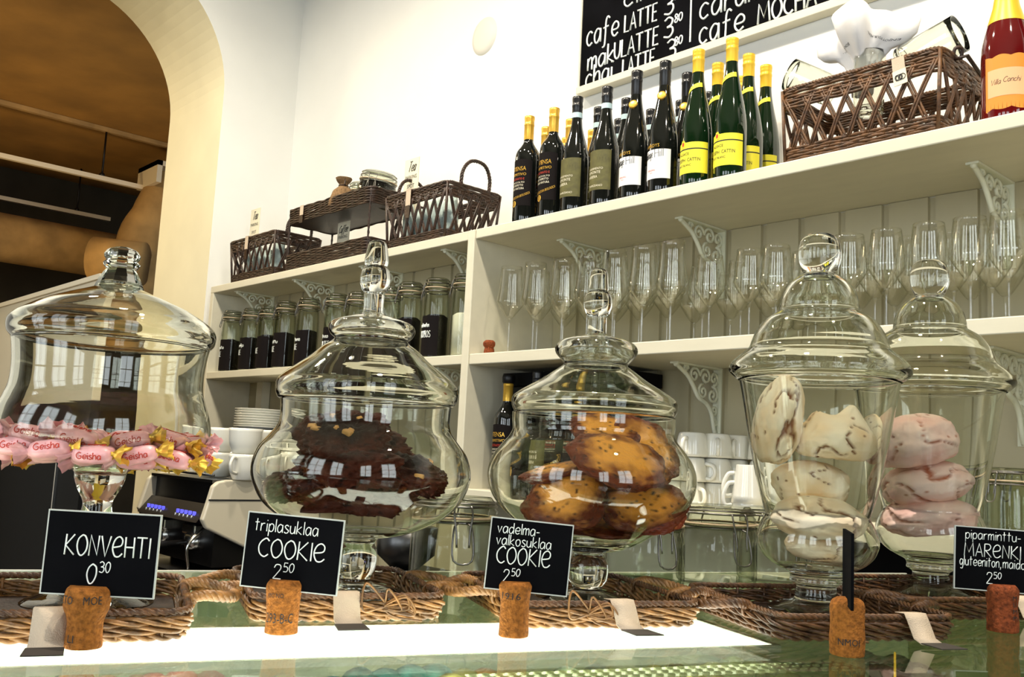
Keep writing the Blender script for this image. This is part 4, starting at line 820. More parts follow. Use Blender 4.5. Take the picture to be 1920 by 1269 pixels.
for gx in (x0+0.14, x0+0.37):
    b = MB(); b.box(gx-0.045, gx+0.045, y0+0.02, y0+0.11, 1.075, 1.109); hd = b.build('brewing_group', M['steel'], em); bevel(hd, 0.006)
    b = MB(); b.lathe([(0, 1.03), (0.03, 1.03), (0.034, 1.045), (0.036, 1.075), (0, 1.075)], 28, (gx, y0+0.05, 0)); b.build('group_collar', M['steel'], hd)
    b = MB(); b.tube([(gx, y0+0.02, 1.05), (gx+0.01, y0-0.06, 1.045), (gx+0.02, y0-0.13, 1.035)], lambda t: 0.009+0.006*t, 10); b.build('portafilter_handle', M['blackp'], hd)
b = MB(); b.box(x0+0.02, x1-0.02, y0-0.02, y1-0.01, zb_, 0.965); b.build('drip_tray', M['darksteel'], em)
b = MB(); b.box(x0+0.03, x1-0.03, y0+0.12, y1-0.01, 0.965, 0.985); b.build('splash_panel', M['blackp'], em)
b = MB(); b.tube(catmull([(x1-0.06, y0+0.03, 1.10), (x1-0.05, y0-0.02, 1.05), (x1-0.055, y0-0.01, 0.98)], 6), 0.005, 8); b.build('steam_wand', M['steel'], em)
zz = zt_+0.0008
for px, y, lv, rz, lab, src in [(411, 1.43, 0, -150, 'lower branded cup at the left end of the row on the machine', 'A'), (411, 1.43, 1, -165, 'upper branded cup at the left end of the row on the machine', 'A'), (462, 1.42, 0, -60, 'lower branded cup second from the left on the machine', 'A'), (458, 1.42, 1, 150, 'upper cup second from the left on the machine', 'B'),
        (517, 1.575, 0, -40, 'lower cup seen through the left wall of the chocolate cookie jar', 'B'), (517, 1.575, 1, 170, 'upper cup beside the rim of the chocolate cookie jar', 'A'), (455, 1.60, 0, 20, 'lower cup in the back row on the machine', 'B'), (455, 1.60, 1, 100, 'upper cup in the back row on the machine', 'B'), (563, 1.64, 0, -30, 'single cup seen through the chocolate cookie jar beside the cookies', 'B')]:
    p = ony(px, 850, y); put_cup(cpA if src == 'A' else cpB, (p.x, y, zz+lv*0.0805), R(rz), lab, 'cups on the espresso machine')
def plate(r, nm='plate', cat='plate'):
    b = MB(); b.lathe([(0, 0), (r*0.6, 0), (r*0.66, 0.003), (r, 0.012), (r, 0.014), (r*0.64, 0.006), (0, 0.005)], 40); return b.build(nm, M['china'], None)
pl0 = plate(0.075, 'saucer'); p = ony(385, 860, 1.55)
for i in range(7):
    o = pl0 if i == 0 else pl0.copy()
    if i: COL.objects.link(o)
    o.location = (-3.215, 1.56, zz+i*0.0075); tag(o, 'white saucer in the stack on the left of the machine, %s from the bottom' % ORD[i], 'saucer', 'saucers on the machine')
# plates stand on a raised wire rack behind the cups
p = ony(465, 790, 1.72); rk = thing('plate_rack', 'low dark rack carrying the stack of plates behind the cups', 'rack', (p.x, 1.765, 0.9045)); b = MB(); b.box(-0.10, 0.10, -0.09, 0.09, 0.505, 0.512)
for sx in (-0.095, 0.095):
    for sy in (-0.07, 0.08): b.tube([(sx, sy, 0), (sx, sy, 0.506)], 0.004, 6)
b.build('frame', M['darksteel'], rk); pl1 = plate(0.097)
for i in range(8):
    o = pl1 if i == 0 else pl1.copy()
    if i: COL.objects.link(o)
    o.location = (p.x, 1.77, 0.9045+0.5135+i*0.0095); tag(o, 'white plate in the stack behind the branded cups, %s from the bottom' % ORD[i], 'plate', 'plates behind the cups')
# dark grinder and white dispenser behind the jars
gr = thing('coffee_grinder', 'black coffee grinder standing on the back bar behind the chocolate cookie jar', 'grinder', (ony(760, 1050, 1.5).x, 1.5, 0.9045)); b = MB(); b.box(-0.09, 0.09, -0.12, 0.12, 0, 0.16); bevel(b.build('body', M['blackp'], gr), 0.01); b = MB(); b.lathe([(0.03, 0.16), (0.075, 0.2), (0.08, 0.27), (0, 0.275)], 24); b.build('hopper', M['darksteel'], gr)
b = MB(); b.box(-0.05, 0.05, -0.16, -0.121, 0.02, 0.05); b.build('chute', M['darksteel'], gr)
dp = thing('paper_cup', 'slim white takeaway cup with a printed badge beside the chocolate cookie jar stem', 'cup', (0, 0, 0)); q = ony(712, 1065, 1.30); dp.location = (q.x, 1.30, 0.9045)
b = MB(); h_ = 0.14; b.lathe([(0, 0), (0.016, 0), (0.022, h_), (0.0235, h_+0.002), (0.021, h_+0.001), (0.0155, 0.003), (0, 0.003)], 24); b.build('cup_wall', M['china'], dp); L = MB(); printed(L, 'Paulig', cyl(0.0188, R(-60), 0.04), 0, 0, 0.006, 0.02); L.build('badge', M['ink'], dp)
# ------------------------------------------------------------ glass display counter
TH = R(68.5); E1 = Vector((cos(TH), sin(TH), 0)); E2 = Vector((-sin(TH), cos(TH), 0)); ZC = 1.2
def cw(s, t, z=ZC): v = E1*s+E2*t; return Vector((v.x, v.y, z))
def st(p): return (p.dot(E1), p.dot(E2))
dc = thing('display_counter', 'glass topped display counter with a bright lamp strip under the glass', 'display case', (0, 0, 0), TH)
S0, S1, T0, T1 = -0.75, 1.26, 0.50, 1.325
b = MB(); b.box(S0, S1, T0, T1, ZC-0.008, ZC); b.build('glass_top', M['top'], dc)
b = MB(); b.box(S0, S1, T1+0.001, T1+0.006, ZC-0.012, ZC+0.001); b.build('rear_edge', M['china'], dc)
b = MB(); b.box(S0, S1, T1+0.0065, T1+0.04, ZC-0.05, ZC-0.004); b.build('rear_rail', M['cream'], dc)
b = MB(); b.box(S0, 0.622, 0.842, 0.985, ZC-0.0155, ZC-0.0105); b.build('lamp_strip', M['strip'], dc)
b = MB(); b.box(S0, 0.63, 0.836, 0.841, ZC-0.0165, ZC-0.0095); b.box(S0, 0.63, 0.986, 0.991, ZC-0.0165, ZC-0.0095); b.box(0.6225, 0.63, 0.8415, 0.9855, ZC-0.0165, ZC-0.0095); b.build('lamp_channel', M['china'], dc)
b = MB(); b.box(S0, S1, T0+0.02, T1-0.01, 0.90, 0.915); b.build('inner_shelf', mat('inner_shelf_grey', (0.72, 0.74, 0.58), 0.35), dc)
b = MB(); b.box(S0, S1, T0+0.02, T1-0.01, 0.001, 0.899); b.build('plinth', M['black'], dc)
b = MB(); b.box(S0, S1, T1-0.008, T1, 0.90, ZC-0.0085); b.build('rear_panel', mat('rear_panel_green', (0.62, 0.65, 0.44), 0.4, var=0.35, vscale=9), dc)
b = MB(); b.box(S1-0.006, S1, T0, T1-0.009, 0.90, ZC-0.0085); b.build('end_panel', mat('end_panel_green', (0.30, 0.33, 0.17), 0.4), dc)
b = MB(); b.box(S0, S1, T0, T0+0.006, 0.0, ZC-0.0085); b.build('front_glass', M['top'], dc)
# perforated rail
zp = ZC-0.030; sA, tA = st(onz(868, 1263, zp)); sB, tB = st(onz(1598, 1244, zp)); b = MB(); b.smooth = False
t0_ = (tA+tB)/2; pit = 0.0128; ncol = int((sB-sA)/pit); nh = 14
for row in range(3):
    for c in range(ncol):
        cx, cy = sA+(c+0.5)*pit+(row % 2)*0, t0_-row*pit; rr = 0.0042; e = pit/2; rim = []; vs = []
        for k in range(nh):
            a = 2*pi*k/nh; ca, sa = cos(a), sin(a); m_ = max(abs(ca), abs(sa)); vs += [(cx+e*ca/m_, cy+e*sa/m_, zp), (cx+rr*ca, cy+rr*sa, zp), (cx+rr*0.86*ca, cy+rr*0.86*sa, zp+0.0012), (cx+rr*0.8*ca, cy+rr*0.8*sa, zp-0.002)]
        fs = []
        for k in range(nh):
            k2 = (k+1) % nh
            for j in range(3): fs.append((4*k+j, 4*k2+j, 4*k2+j+1, 4*k+j+1))
        b.add(vs, fs, False)
b.build('perforated_rail', M['perf'], dc)
sj, tj = st(onz(1678, 1216, ZC)); sk, tk = st(onz(1678, 1290, ZC)); b = MB(); b.tube([(sj, tj, ZC-0.004), (sk, tk, ZC-0.004)], 0.0012, 5); b.build('glass_joint', M['goldy'], dc)
sj, tj = st(onz(1634, 1240, ZC-0.02)); b = MB(); b.box(sj-0.003, sj+0.003, T0+0.03, tj, 1.05, ZC-0.02); b.build('divider', M['black'], dc)
# food inside the case, seen through the glass
FOOD = [((0.10, 0.22, 0.05), 'green salad'), ((0.55, 0.25, 0.05), 'orange filled rolls'), ((0.10, 0.32, 0.30), 'teal wrapped pastries'), ((0.42, 0.36, 0.08), 'yellow quiche'), ((0.5, 0.07, 0.04), 'red berries'), ((0.35, 0.42, 0.28), 'pale wraps'), ((0.24, 0.30, 0.08), 'green wraps')]
b = MB(); b.box(S0+0.01, S1-0.02, 0.93, T1-0.012, 1.052, 1.057); b.build('upper_shelf', M['top'], dc)
for i, (px, k) in enumerate([(60, 0), (200, 1), (345, 4), (480, 5), (640, 2), (790, 2), (900, 3), (990, 1), (1130, 5), (1300, 3), (1470, 6), (1800, 5)]):
    q = onz(px, 1258, 1.135); col, nm = FOOD[k]; s_, t_ = st(q); q = cw(s_, min(max(t_, 1.02), 1.22), 1.0575)
    bt = thing('food_tray', 'tray of %s under the counter glass, %s from the left' % (nm, ORD[i]), 'food', q, TH, 'food trays inside the display'); bb = MB(); bb.box(-0.048, 0.048, -0.06, 0.06, 0, 0.003)
    for sx in (-1, 1): bb.box(sx*0.048-0.0015, sx*0.048+0.0015, -0.06, 0.06, 0, 0.035)
    for sy in (-1, 1): bb.box(-0.0465, 0.0465, sy*0.06-0.0015, sy*0.06+0.0015, 0, 0.035)
    bb.build('tray', M['china'], bt); bb = MB(); rg = random.Random(i)
    for a in range(3):
        for c in range(3): bb.ball((-0.029+0.029*a, -0.038+0.038*c, 0.04+rg.uniform(-0.006, 0.018)), 0.022, 12, 8, (1, 1.2, 0.9))
    bb.build('food', mat('food_%d' % i, col, 0.5, var=0.7, vscale=45, bump=0.5, bscale=90), bt)
# ------------------------------------------------------------ wicker trays on the counter
def tray(lab, s, t, w, d, rz=0.0, m=M['wickl'], hands=(1, -1), tagx=None, bow=None, tagskew=0.0, hdrop=0.0):
    T = thing('wicker_tray', lab, 'tray', cw(s, t, ZC+0.0006), TH+R(rz), 'wicker trays under the jars'); h = 0.024; N = 256; k = 44
    b = MB(); b.box(-w/2+0.004, w/2-0.004, -d/2+0.004, d/2-0.004, 0.0015, 0.0045); b.build('base', M['wickd'], T)
    b = MB()
    rope(b, [(x, y, 0.0028) for x, y in loopat(w, d, w, d, 0, N)], 0.0016, 2, 30, 0.0022, True)
    for c, (z_, tw, ph_) in enumerate(((0.0092, 11, 0), (0.0158, 13, 0.3))):
        L_ = loopat(w+0.003+0.003*c, d+0.003+0.003*c, w+0.004+0.003*c, d+0.004+0.003*c, 1, N); rope(b, [(x, y, z_+0.0008*sin(i_*0.21+c)) for i_, (x, y) in enumerate(L_)], 0.0027, 3, tw, 0.0021, True)
    P = loopat(w+0.004, d+0.004, w+0.006, d+0.006, 0.5, k)
    for x, y in P[::2]: b.tube([(x*0.985, y*0.985, 0.001), (x*0.985, y*0.985, h-0.002)], 0.0017, 5)
    b.build('woven_wall', m, T)
    b = MB(); rim = [(x, y, h) for x, y in loopat(w+0.006, d+0.006, w+0.006, d+0.006, 1, N)]; b.tube(rim, 0.0026, 6, True); rope(b, rim, 0.0022, 3, 40, 0.0016, True); b.build('rim', M['wick'], T)
    for sx in hands:
        pth = catmull([(sx*(w/2+0.002), -d*0.20, h), (sx*(w/2+0.018), -d*0.20, h+0.003-hdrop), (sx*(w/2+0.042), -d*0.13, h-0.001-hdrop), (sx*(w/2+0.050), 0, h-0.003-hdrop), (sx*(w/2+0.042), d*0.13, h-0.001-hdrop), (sx*(w/2+0.018), d*0.20, h+0.003-hdrop), (sx*(w/2+0.002), d*0.20, h)], 9)
        b = MB(); rope(b, pth, 0.0027, 4, 7, 0.0030)
        for sy in (-1, 1): b.tube([(sx*(w/2+0.004)+0.006*cos(2*pi*q/10), sy*d*0.20+0.001*q-0.005, h-0.004+0.007*sin(2*pi*q/10)) for q in range(11)], 0.0018, 5)
        b.build('handle', m, T)
    if tagx is not None:
        y = -d/2-0.008; b = MB(); q = [(tagx-0.013, 0), (tagx+0.013, 0)]
        prof = [(y+0.012, h+0.0045), (y-0.001, h+0.0052), (y-0.004, h-0.002), (y-0.012, 0.006), (y-0.022, 0.0022)]
        vs = []
        for i, (yy, z) in enumerate(prof): vs += [(tagx-0.013+tagskew*i*0.25, yy, z), (tagx+0.013+tagskew*i*0.25, yy, z)]
        b.add(vs, [(2*i, 2*i+1, 2*i+3, 2*i+2) for i in range(len(prof)-1)], True); o = b.build('cloth_tag', M['cloth'], T); sm = o.modifiers.new('thickness', 'SOLIDIFY'); sm.thickness = 0.0008
        b = MB(); x = tagx+tagskew; b.add([(x-0.014, y-0.022, 0.0026), (x+0.014, y-0.022, 0.0026), (x+0.015+tagskew, y-0.046, 0.0016), (x-0.015+tagskew, y-0.046, 0.0016)], [(0, 1, 2, 3)], False); o = b.build('tag_end', M['clothd'], T); sm = o.modifiers.new('thickness', 'SOLIDIFY'); sm.thickness = 0.001
    if bow is not None:
        b = MB(); y = -d/2-0.006; rg = random.Random(int(bow*1000))
        for q in range(3):
            a0 = rg.uniform(0, 6); b.tube(catmull([(bow+0.002*q, y, 0.016), (bow-0.02*cos(a0), y-0.006, 0.026+0.006*q), (bow-0.028*cos(a0+0.5), y-0.008, 0.012), (bow, y-0.003, 0.014), (bow+0.022, y-0.007, 0.024-0.006*q), (bow+0.03, y-0.009, 0.007), (bow+0.006*q, y-0.004, 0.012)], 6), 0.0011, 5)
        b.tube(catmull([(bow, y, 0.012), (bow+0.012, y-0.006, 0.005), (bow+0.03+0.01*rg.random(), y-0.016, 0.0025)], 5), 0.0011, 5); b.build('twine_bow', M['wickl'], T)
    return T
tray('wicker tray with one twisted handle in view under the jar of pink candies', -0.045, 0.985, 0.185, 0.222, 0, M['wickl'], (1, -1), -0.012, None, 0.0)
tray('wicker tray with two twisted handles under the chocolate cookie jar', 0.207, 1.06, 0.186, 0.212, 0, M['wickl'], (1, -1), -0.008, 0.03, 0.0, 0.002)
tray('wicker tray with a twine bow under the golden cookie jar', 0.470, 1.005, 0.198, 0.222, -3, M['wickl'], (1, -1), 0.005, -0.03, 0.006)
tray('dark wicker tray with twine tangle under the pale meringue jar', 0.722, 0.905, 0.200, 0.215, -6, M['wick'], (-1, 1), 0.045, -0.05, 0.006)
tray('dark wicker tray at the right end under the pink meringue jar', 0.985, 1.00, 0.270, 0.205, -4, M['wick'], (1,), 0.045, None, 0.004)
# ------------------------------------------------------------ glass jars
ZJ = ZC+0.0056
def jar_frame(px, py, s, dx=0.0):
    p = onz(px, py, ZJ); return p, depth(p)
def conv(base, prof):   # silhouette (half width in pixels, pixel row on the axis) -> (radius, height) in metres
    out = []
    for w, y in prof:
        z = zat(base.x, base.y, y); d_ = Vector((base.x, base.y, 0)); w = w*abs(d_.normalized().dot(Vector((cf.x, cf.y, 0)).normalized())); out.append((w*depth((base.x, base.y, z))/F_PX, z-base.z))
    return out
def lathe_solid(name, outer, th, m, parent, n=72, floor=None, stem_from=None, rip=None):
    # outer runs from rim (top) to the foot (bottom); hollow down to `floor`, solid below
    o = sph(outer, 6); inn = [(max(0.0, r-th), z) for r, z in o if z > floor]; inn = [q for q in inn if q[0] > 0.002]
    b = MB(); b.lathe([(0, floor+0.001)]+[(inn[-1][0]*0.55, floor+0.0015)]+list(reversed(inn))+[(o[0][0]-th*0.5, o[0][1]+0.0012)]+o+[(0, o[-1][1])], n, rip=rip); return b.build(name, m, parent)
def lid_shell(name, outer, th, m, parent, n=72, top=None, flangez=None):
    # outer runs from the rim (bottom) to the top of the dome where the finial joins
    o = sph(outer, 6); inn = [(max(0.0, r-th), z-th*0.7) for r, z in o]; inn = [q for q in inn if q[0] > 0.003]
    b = MB(); b.lathe([(0, inn[-1][1])]+list(reversed(inn))+[(o[0][0]-th*0.5, o[0][1]-0.0008)]+o+[(0, o[-1][1])], n); return b.build(name, m, parent)
JB = {}
def big_jar(key, lab, px, py, lid, finial, body, floor_y, th=0.0032, fin_n=40, fin_flat=False, foot=None, ftop=None):
    p, dep = jar_frame(px, py, 0); T = thing('glass_jar', lab, 'jar', p, 0, 'footed glass jars on the counter'); JB[key] = (p, dep, T)
    lo = conv(p, lid); bo = conv(p, body); fo = conv(p, finial); fz = conv(p, [(1, floor_y)])[0][1]
    zb = min(z for r, z in bo); bo = [(r, max(0.0, z)) for r, z in bo]
    bo = bo[:-1]+[(bo[-1][0], 0.0)]
    lathe_solid('body', bo, th, M['jar'], T, 80, fz)
    L = lid_shell('lid', lo, th, M['jar'], T, 80)
    b = MB(); f = sph(fo, 5) if not fin_flat else fo
    b.lathe([(0, f[0][1])]+f+[(0, f[-1][1])], fin_n, (0, 0, 0), not fin_flat); b.build('finial', M['jar'], L)
    return T
big_jar('candy', 'wide low lidded glass jar half full of pink wrapped candies at the left', 164, 1128,
    lid=[(188, 644), (196, 634), (197, 616), (186, 602), (170, 592), (140, 576), (110, 564), (88, 556), (64, 548), (44, 540), (41, 533)],
    finial=[(48, 543), (46, 537), (39, 522), (32, 511), (28, 506), (33, 501), (35, 494), (30, 489), (34, 484), (35, 478), (29, 470), (16, 465)],
    body=[(187, 645), (184, 662), (181, 695), (183, 728), (191, 752), (201, 777), (206, 802), (201, 824), (176, 839), (144, 850), (100, 866), (62, 878), (50, 886), (48, 898), (40, 918), (30, 936), (28, 948), (33, 972), (36, 1000), (32, 1035), (27, 1062), (36, 1086), (70, 1106), (112, 1120), (126, 1127), (124, 1131)], floor_y=872, fin_n=10, fin_flat=True)
big_jar('choc', 'round glass jar with pointed finial holding dark chocolate cookies', 664, 1110,
    lid=[(166, 753), (170, 742), (170, 724), (160, 711), (136, 692), (112, 674), (92, 656), (75, 644), (69, 637), (77, 630), (82, 617), (74, 606), (52, 598), (28, 591), (20, 587)],
    finial=[(20, 589), (19, 578), (20, 552), (21, 548), (26, 540), (29, 524), (26, 508), (21, 500), (22, 497), (23, 490), (20, 470), (17, 458), (12, 453), (6, 451)],
    body=[(160, 755), (159, 770), (159, 790), (164, 806), (178, 824), (195, 846), (204, 872), (205, 894), (198, 918), (183, 944), (158, 966), (124, 985), (92, 997), (66, 1003), (46, 1006), (38, 1009), (33, 1016), (37, 1028), (39, 1045), (37, 1063), (31, 1077), (28, 1084), (34, 1091), (66, 1099), (98, 1108), (106, 1112), (105, 1116)], floor_y=990)
big_jar('gold', 'round glass jar with pointed finial holding golden raspberry cookies', 1100, 1120,
    lid=[(150, 777), (155, 766), (155, 752), (146, 742), (124, 728), (100, 714), (80, 700), (66, 690), (60, 684), (66, 676), (76, 664), (77, 652), (66, 641), (44, 634), (26, 631), (20, 628)],
    finial=[(20, 630), (18, 622), (18, 595), (20, 591), (25, 582), (27, 568), (24, 553), (19, 546), (19, 543), (18, 530), (16, 512), (12, 506), (6, 504)],
    body=[(153, 779), (153, 795), (152, 810), (158, 824), (170, 838), (186, 860), (195, 886), (194, 912), (184, 938), (164, 962), (138, 984), (106, 1006), (80, 1020), (56, 1029), (36, 1033), (29, 1036), (33, 1046), (38, 1058), (39, 1070), (36, 1086), (29, 1098), (28, 1103), (44, 1109), (74, 1117), (96, 1124), (98, 1130)], floor_y=1012)
APL = [(160, 712), (172, 700), (170, 688), (158, 675), (144, 664), (134, 655), (128, 640), (120, 622), (104, 602), (86, 590), (77, 584), (75, 572), (70, 552), (58, 534), (44, 522), (32, 516)]
APF = [(32, 518), (31, 512), (35, 504), (40, 490), (41, 474), (38, 456), (28, 443), (12, 439)]
APB = [(152, 714), (147, 740), (140, 780), (132, 830), (122, 880), (110, 930), (101, 958), (99, 968), (106, 980), (114, 1000), (116, 1018), (108, 1038), (92, 1054), (70, 1066), (54, 1074), (50, 1082), (51, 1090), (44, 1094), (38, 1100), (40, 1112), (44, 1124), (70, 1132), (92, 1139), (94, 1144)]
big_jar('pale', 'tall tapered glass jar with ball knob holding pale meringues', 1530, 1142, APL, APF, APB, 1060)
pj, dj, Tj = JB['pale']; p5 = onz(1745, 1110, ZJ); k5 = 1.055
T5 = dup(Tj, p5, 0, 'tall tapered glass jar with ball knob holding pink meringues at the right'); T5.scale = (k5, k5, k5); JB['pink'] = (p5, depth(p5), T5)
# ------------------------------------------------------------ things inside the jars
def attr_mat(name, base, second, third, rough=0.6, sss=0.0, bscale=120, bump=0.35, var=0.12, spec=0.35):
    m, nt, b = nodes(name); at = nt.nodes.new('ShaderNodeAttribute'); at.attribute_name = 'bake'; at2 = nt.nodes.new('ShaderNodeAttribute'); at2.attribute_name = 'crack'
    m1 = nt.nodes.new('ShaderNodeMix'); m1.data_type = 'RGBA'; ln(nt, at.outputs['Fac'], m1.inputs[0]); m1.inputs[6].default_value = (*base, 1); m1.inputs[7].default_value = (*second, 1)
    m2 = nt.nodes.new('ShaderNodeMix'); m2.data_type = 'RGBA'; ln(nt, at2.outputs['Fac'], m2.inputs[0]); ln(nt, m1.outputs[2], m2.inputs[6]); m2.inputs[7].default_value = (*third, 1)
    ln(nt, m2.outputs[2], b.inputs['Base Color']); b.inputs['Roughness'].default_value = rough; b.inputs['Specular IOR Level'].default_value = spec
    tc = nt.nodes.new('ShaderNodeTexCoord'); n2 = nt.nodes.new('ShaderNodeTexNoise'); n2.inputs['Scale'].default_value = bscale; n2.inputs['Detail'].default_value = 6; ln(nt, tc.outputs['Object'], n2.inputs['Vector'])
    bp = nt.nodes.new('ShaderNodeBump'); bp.inputs['Strength'].default_value = bump; bp.inputs['Distance'].default_value = 0.003; ln(nt, n2.outputs[0], bp.inputs['Height']); ln(nt, bp.outputs[0], b.inputs['Normal'])
    return m
MER = attr_mat('pale_meringue', (0.95, 0.82, 0.59), (0.80, 0.54, 0.27), (0.22, 0.075, 0.018), 0.65, bump=0.2, bscale=90)
MERP = attr_mat('pink_meringue', (0.97, 0.73, 0.64), (0.88, 0.45, 0.38), (0.50, 0.17, 0.09), 0.65, bump=0.2, bscale=90)
CKG = attr_mat('golden_cookie', (0.84, 0.37, 0.045), (0.14, 0.022, 0.003), (0.04, 0.008, 0.003), 0.45, bump=0.6, bscale=170)
CKD = attr_mat('dark_cookie', (0.012, 0.003, 0.002), (0.065, 0.011, 0.004), (0.004, 0.0015, 0.001), 0.45, bump=0.9, bscale=150, spec=0.15)
def blob(name, mat_, rx, ry, rz_, seed, sub=5, lump=0.12, fine=0.03, crackw=0.05, crackd=0.07, flat=0.0, peak=None, edge=False, cfreq=1.15):
    bm = bmesh.new(); bmesh.ops.create_icosphere(bm, subdivisions=sub, radius=1.0); off = Vector((seed*7.3, seed*3.1, seed*5.7)); bake = []; crack = []
    for v in bm.verts:
        n = v.co.normalized(); q = n+off
        r = 1+lump*noise.noise(q*1.3)+lump*0.5*noise.noise(q*2.9)+fine*noise.noise(q*9)+fine*0.5*noise.noise(q*19)
        c = abs(noise.noise(q*cfreq+Vector((3, 1, 2)))+(0.12 if edge else 0.06)*noise.noise(q*7)); m_ = noise.noise(q*1.1+Vector((9, 9, 9))); cw_ = crackw*(1.0 if m_ > (-0.08 if edge else -0.22) else 0.0)*(0.45+0.8*max(0, m_+0.1))
        ck = max(0.0, 1-c/max(1e-4, cw_)) if cw_ > 0 else 0.0
        r -= crackd*ck**0.7
        z = n.z
        if edge: e0 = math.hypot(n.x, n.y); z = math.copysign(math.sqrt(max(0.0, 1-e0**3.6)), n.z)
        if flat and z < -flat: z = -flat+(z+flat)*0.15
        w_ = (1+0.10*noise.noise(Vector((n.x*1.6, n.y*1.6, seed))*1.5)) if edge else 1.0
        v.co = Vector((n.x*rx*r*w_, n.y*ry*r*w_, z*rz_*r))
        if peak:
            for (px_, py_, hh, ww) in peak:
                d2 = (n.x-px_)**2+(n.y-py_)**2
                if n.z > 0: v.co.z += rz_*hh*math.exp(-d2/ww)
        if edge:
            e = math.hypot(n.x, n.y); bake.append(min(1, max(0, (e-0.42)*2.3+0.7*noise.noise(q*2.2)+0.45*noise.noise(q*6)+(0.5 if n.z < 0 else 0))))
            sp = noise.noise(q*14); crack.append(1.0 if sp > 0.50 else min(1, ck))
        else:
            bake.append(min(1, max(0, 0.22+0.75*noise.noise(q*1.7)+(0.25 if n.z < -0.2 else 0)))); crack.append(min(1, ck*1.5 if ck > 0.1 else (1.0 if noise.noise(q*5.5) > 0.66 else 0)))
    for f in bm.faces: f.smooth = True
    me = bpy.data.meshes.new(name); bm.to_mesh(me); bm.free(); me.materials.append(mat_)
    for k, vals in (('bake', bake), ('crack', crack)): a = me.attributes.new(k, 'FLOAT', 'POINT'); a.data.foreach_set('value', vals)
    o = bpy.data.objects.new(name, me); COL.objects.link(o); return o
def inject(o, jarkey, px, py, back, tilt, lab, cat, grp, roll=0.0, yaw=0.0):
    # stands at pixel (px, py) at the depth of the jar axis plus `back`; tilt leans its top towards the camera, roll turns it in the picture plane
    p, dep, T = JB[jarkey]; pos = atd(px, py, 1.0); d = (pos-CAM); hz = Vector((cf.x, cf.y, 0)).normalized(); tgt = (p-CAM).dot(hz)+back; k = tgt/d.dot(hz); o.location = CAM+d*k
    A = Matrix.Rotation(YAW-pi/2, 4, 'Z') @ Matrix.Rotation(roll, 4, 'Y') @ Matrix.Rotation(tilt, 4, 'X') @ Matrix.Rotation(yaw, 4, 'Z')
    o.rotation_euler = A.to_euler(); tag(o, lab, cat, grp); return o
mm = lambda px, key: px*JB[key][1]/F_PX
def mering(key, m, px, py, rx, rz_, back, seed, lab, roll=0, tilt=0, peak=None, ry=None, flat=0.55, crackw=0.075, **kw):
    o = blob('meringue', m, mm(rx, key), mm(ry or rx*0.8, key), mm(rz_, key), seed, 5, 0.11, 0.022, crackw, 0.12, flat, peak, **kw); return inject(o, key, px, py, back, R(tilt), lab, 'meringue', 'meringues in the tall jars', R(roll))
mering('pale', MER, 1460, 790, 46, 86, -0.005, 1, 'upright egg shaped pale meringue leaning on the left wall of the tall jar', 10, 0, None, 44, 0.9)
mering('pale', MER, 1566, 828, 80, 50, 0.0, 2, 'pale meringue with two peaks and an arched crack beside the upright meringue', 0, 8, [(-0.55, -0.1, 0.35, 0.06), (0.38, 0.0, 0.55, 0.07)])
mering('pale', MER, 1637, 820, 30, 44, 0.055, 3, 'small pale meringue piece at the back right of the tall jar', 12, 0)
mering('pale', MER, 1521, 908, 78, 46, 0.02, 4, 'smooth rounded pale meringue in the middle of the stack', 0, 5, None, 62, 0.62, 0.03)
mering('pale', MER, 1536, 974, 84, 44, -0.02, 5, 'broad cracked pale meringue near the bottom of the stack', 0, 10, None, 70, 0.6, 0.075)
mering('pale', MER, 1532, 1026, 62, 30, 0.0, 6, 'broken pale meringue at the very bottom of the tall jar', 6, 0, None, 60, 0.7, 0.08)
mering('pink', MERP, 1712, 832, 84, 56, 0.0, 7, 'largest pink meringue on top of the pink stack', -12, 6, None, 66, 0.6, 0.08)
mering('pink', MERP, 1738, 908, 86, 44, 0.0, 8, 'pink meringue in the middle of the pink stack', -10, 4, None, 68, 0.6, 0.1)
mering('pink', MERP, 1744, 972, 86, 40, -0.01, 9, 'flattest pink meringue at the bottom of the pink stack', -6, 4, None, 68, 0.6, 0.09)
def cookie(key, m, px, py, rx, rz_, back, seed, lab, tilt, roll, grp, lump=0.12, fine=0.05, chips=0, ry=None):
    o = blob('cookie', m, mm(rx, key), mm(ry or rx*0.95, key), mm(rz_, key), seed, 5, lump, fine, 0.03, 0.05, 0.45, None, True)
    inject(o, key, px, py, back, R(tilt), lab, 'cookie', grp, R(roll), seed*0.7)
    rg = random.Random(seed)
    for i in range(chips):
        a = rg.uniform(0, 2*pi); rr = rg.uniform(0.15, 0.75); b = MB(); b.box(-0.004, 0.004, -0.0028, 0.0028, -0.0022, 0.0022); c = b.build('white_chip', M['nut'], o); bevel(c, 0.0012)
        c.location = (mm(rx, key)*rr*cos(a), mm(rx, key)*rr*sin(a), mm(rz_, key)*math.sqrt(max(0, 1-rr*rr))*1.02); c.rotation_euler = (rg.uniform(-0.4, 0.4), rg.uniform(-0.4, 0.4), rg.uniform(0, 3)); c.scale = [rg.uniform(1.0, 1.7)]*3
    return o
gg = 'golden cookies in the round jar'
cookie('gold', CKG, 1160, 862, 94, 12, -0.045, 11, 'golden cookie facing forward at the top of the round jar', 33, 14, gg)
cookie('gold', CKG, 1206, 846, 80, 12, 0.005, 12, 'dark edged cookie directly behind the top front golden cookie', 50, 25, gg)
cookie('gold', CKG, 1135, 806, 72, 10, 0.015, 13, 'reddest cookie standing at the very top of the golden pile', 26, 4, gg)
cookie('gold', CKG, 1040, 886, 66, 10, 0.02, 14, 'golden cookie seen edge on at the left of the pile', 10, -14, gg)
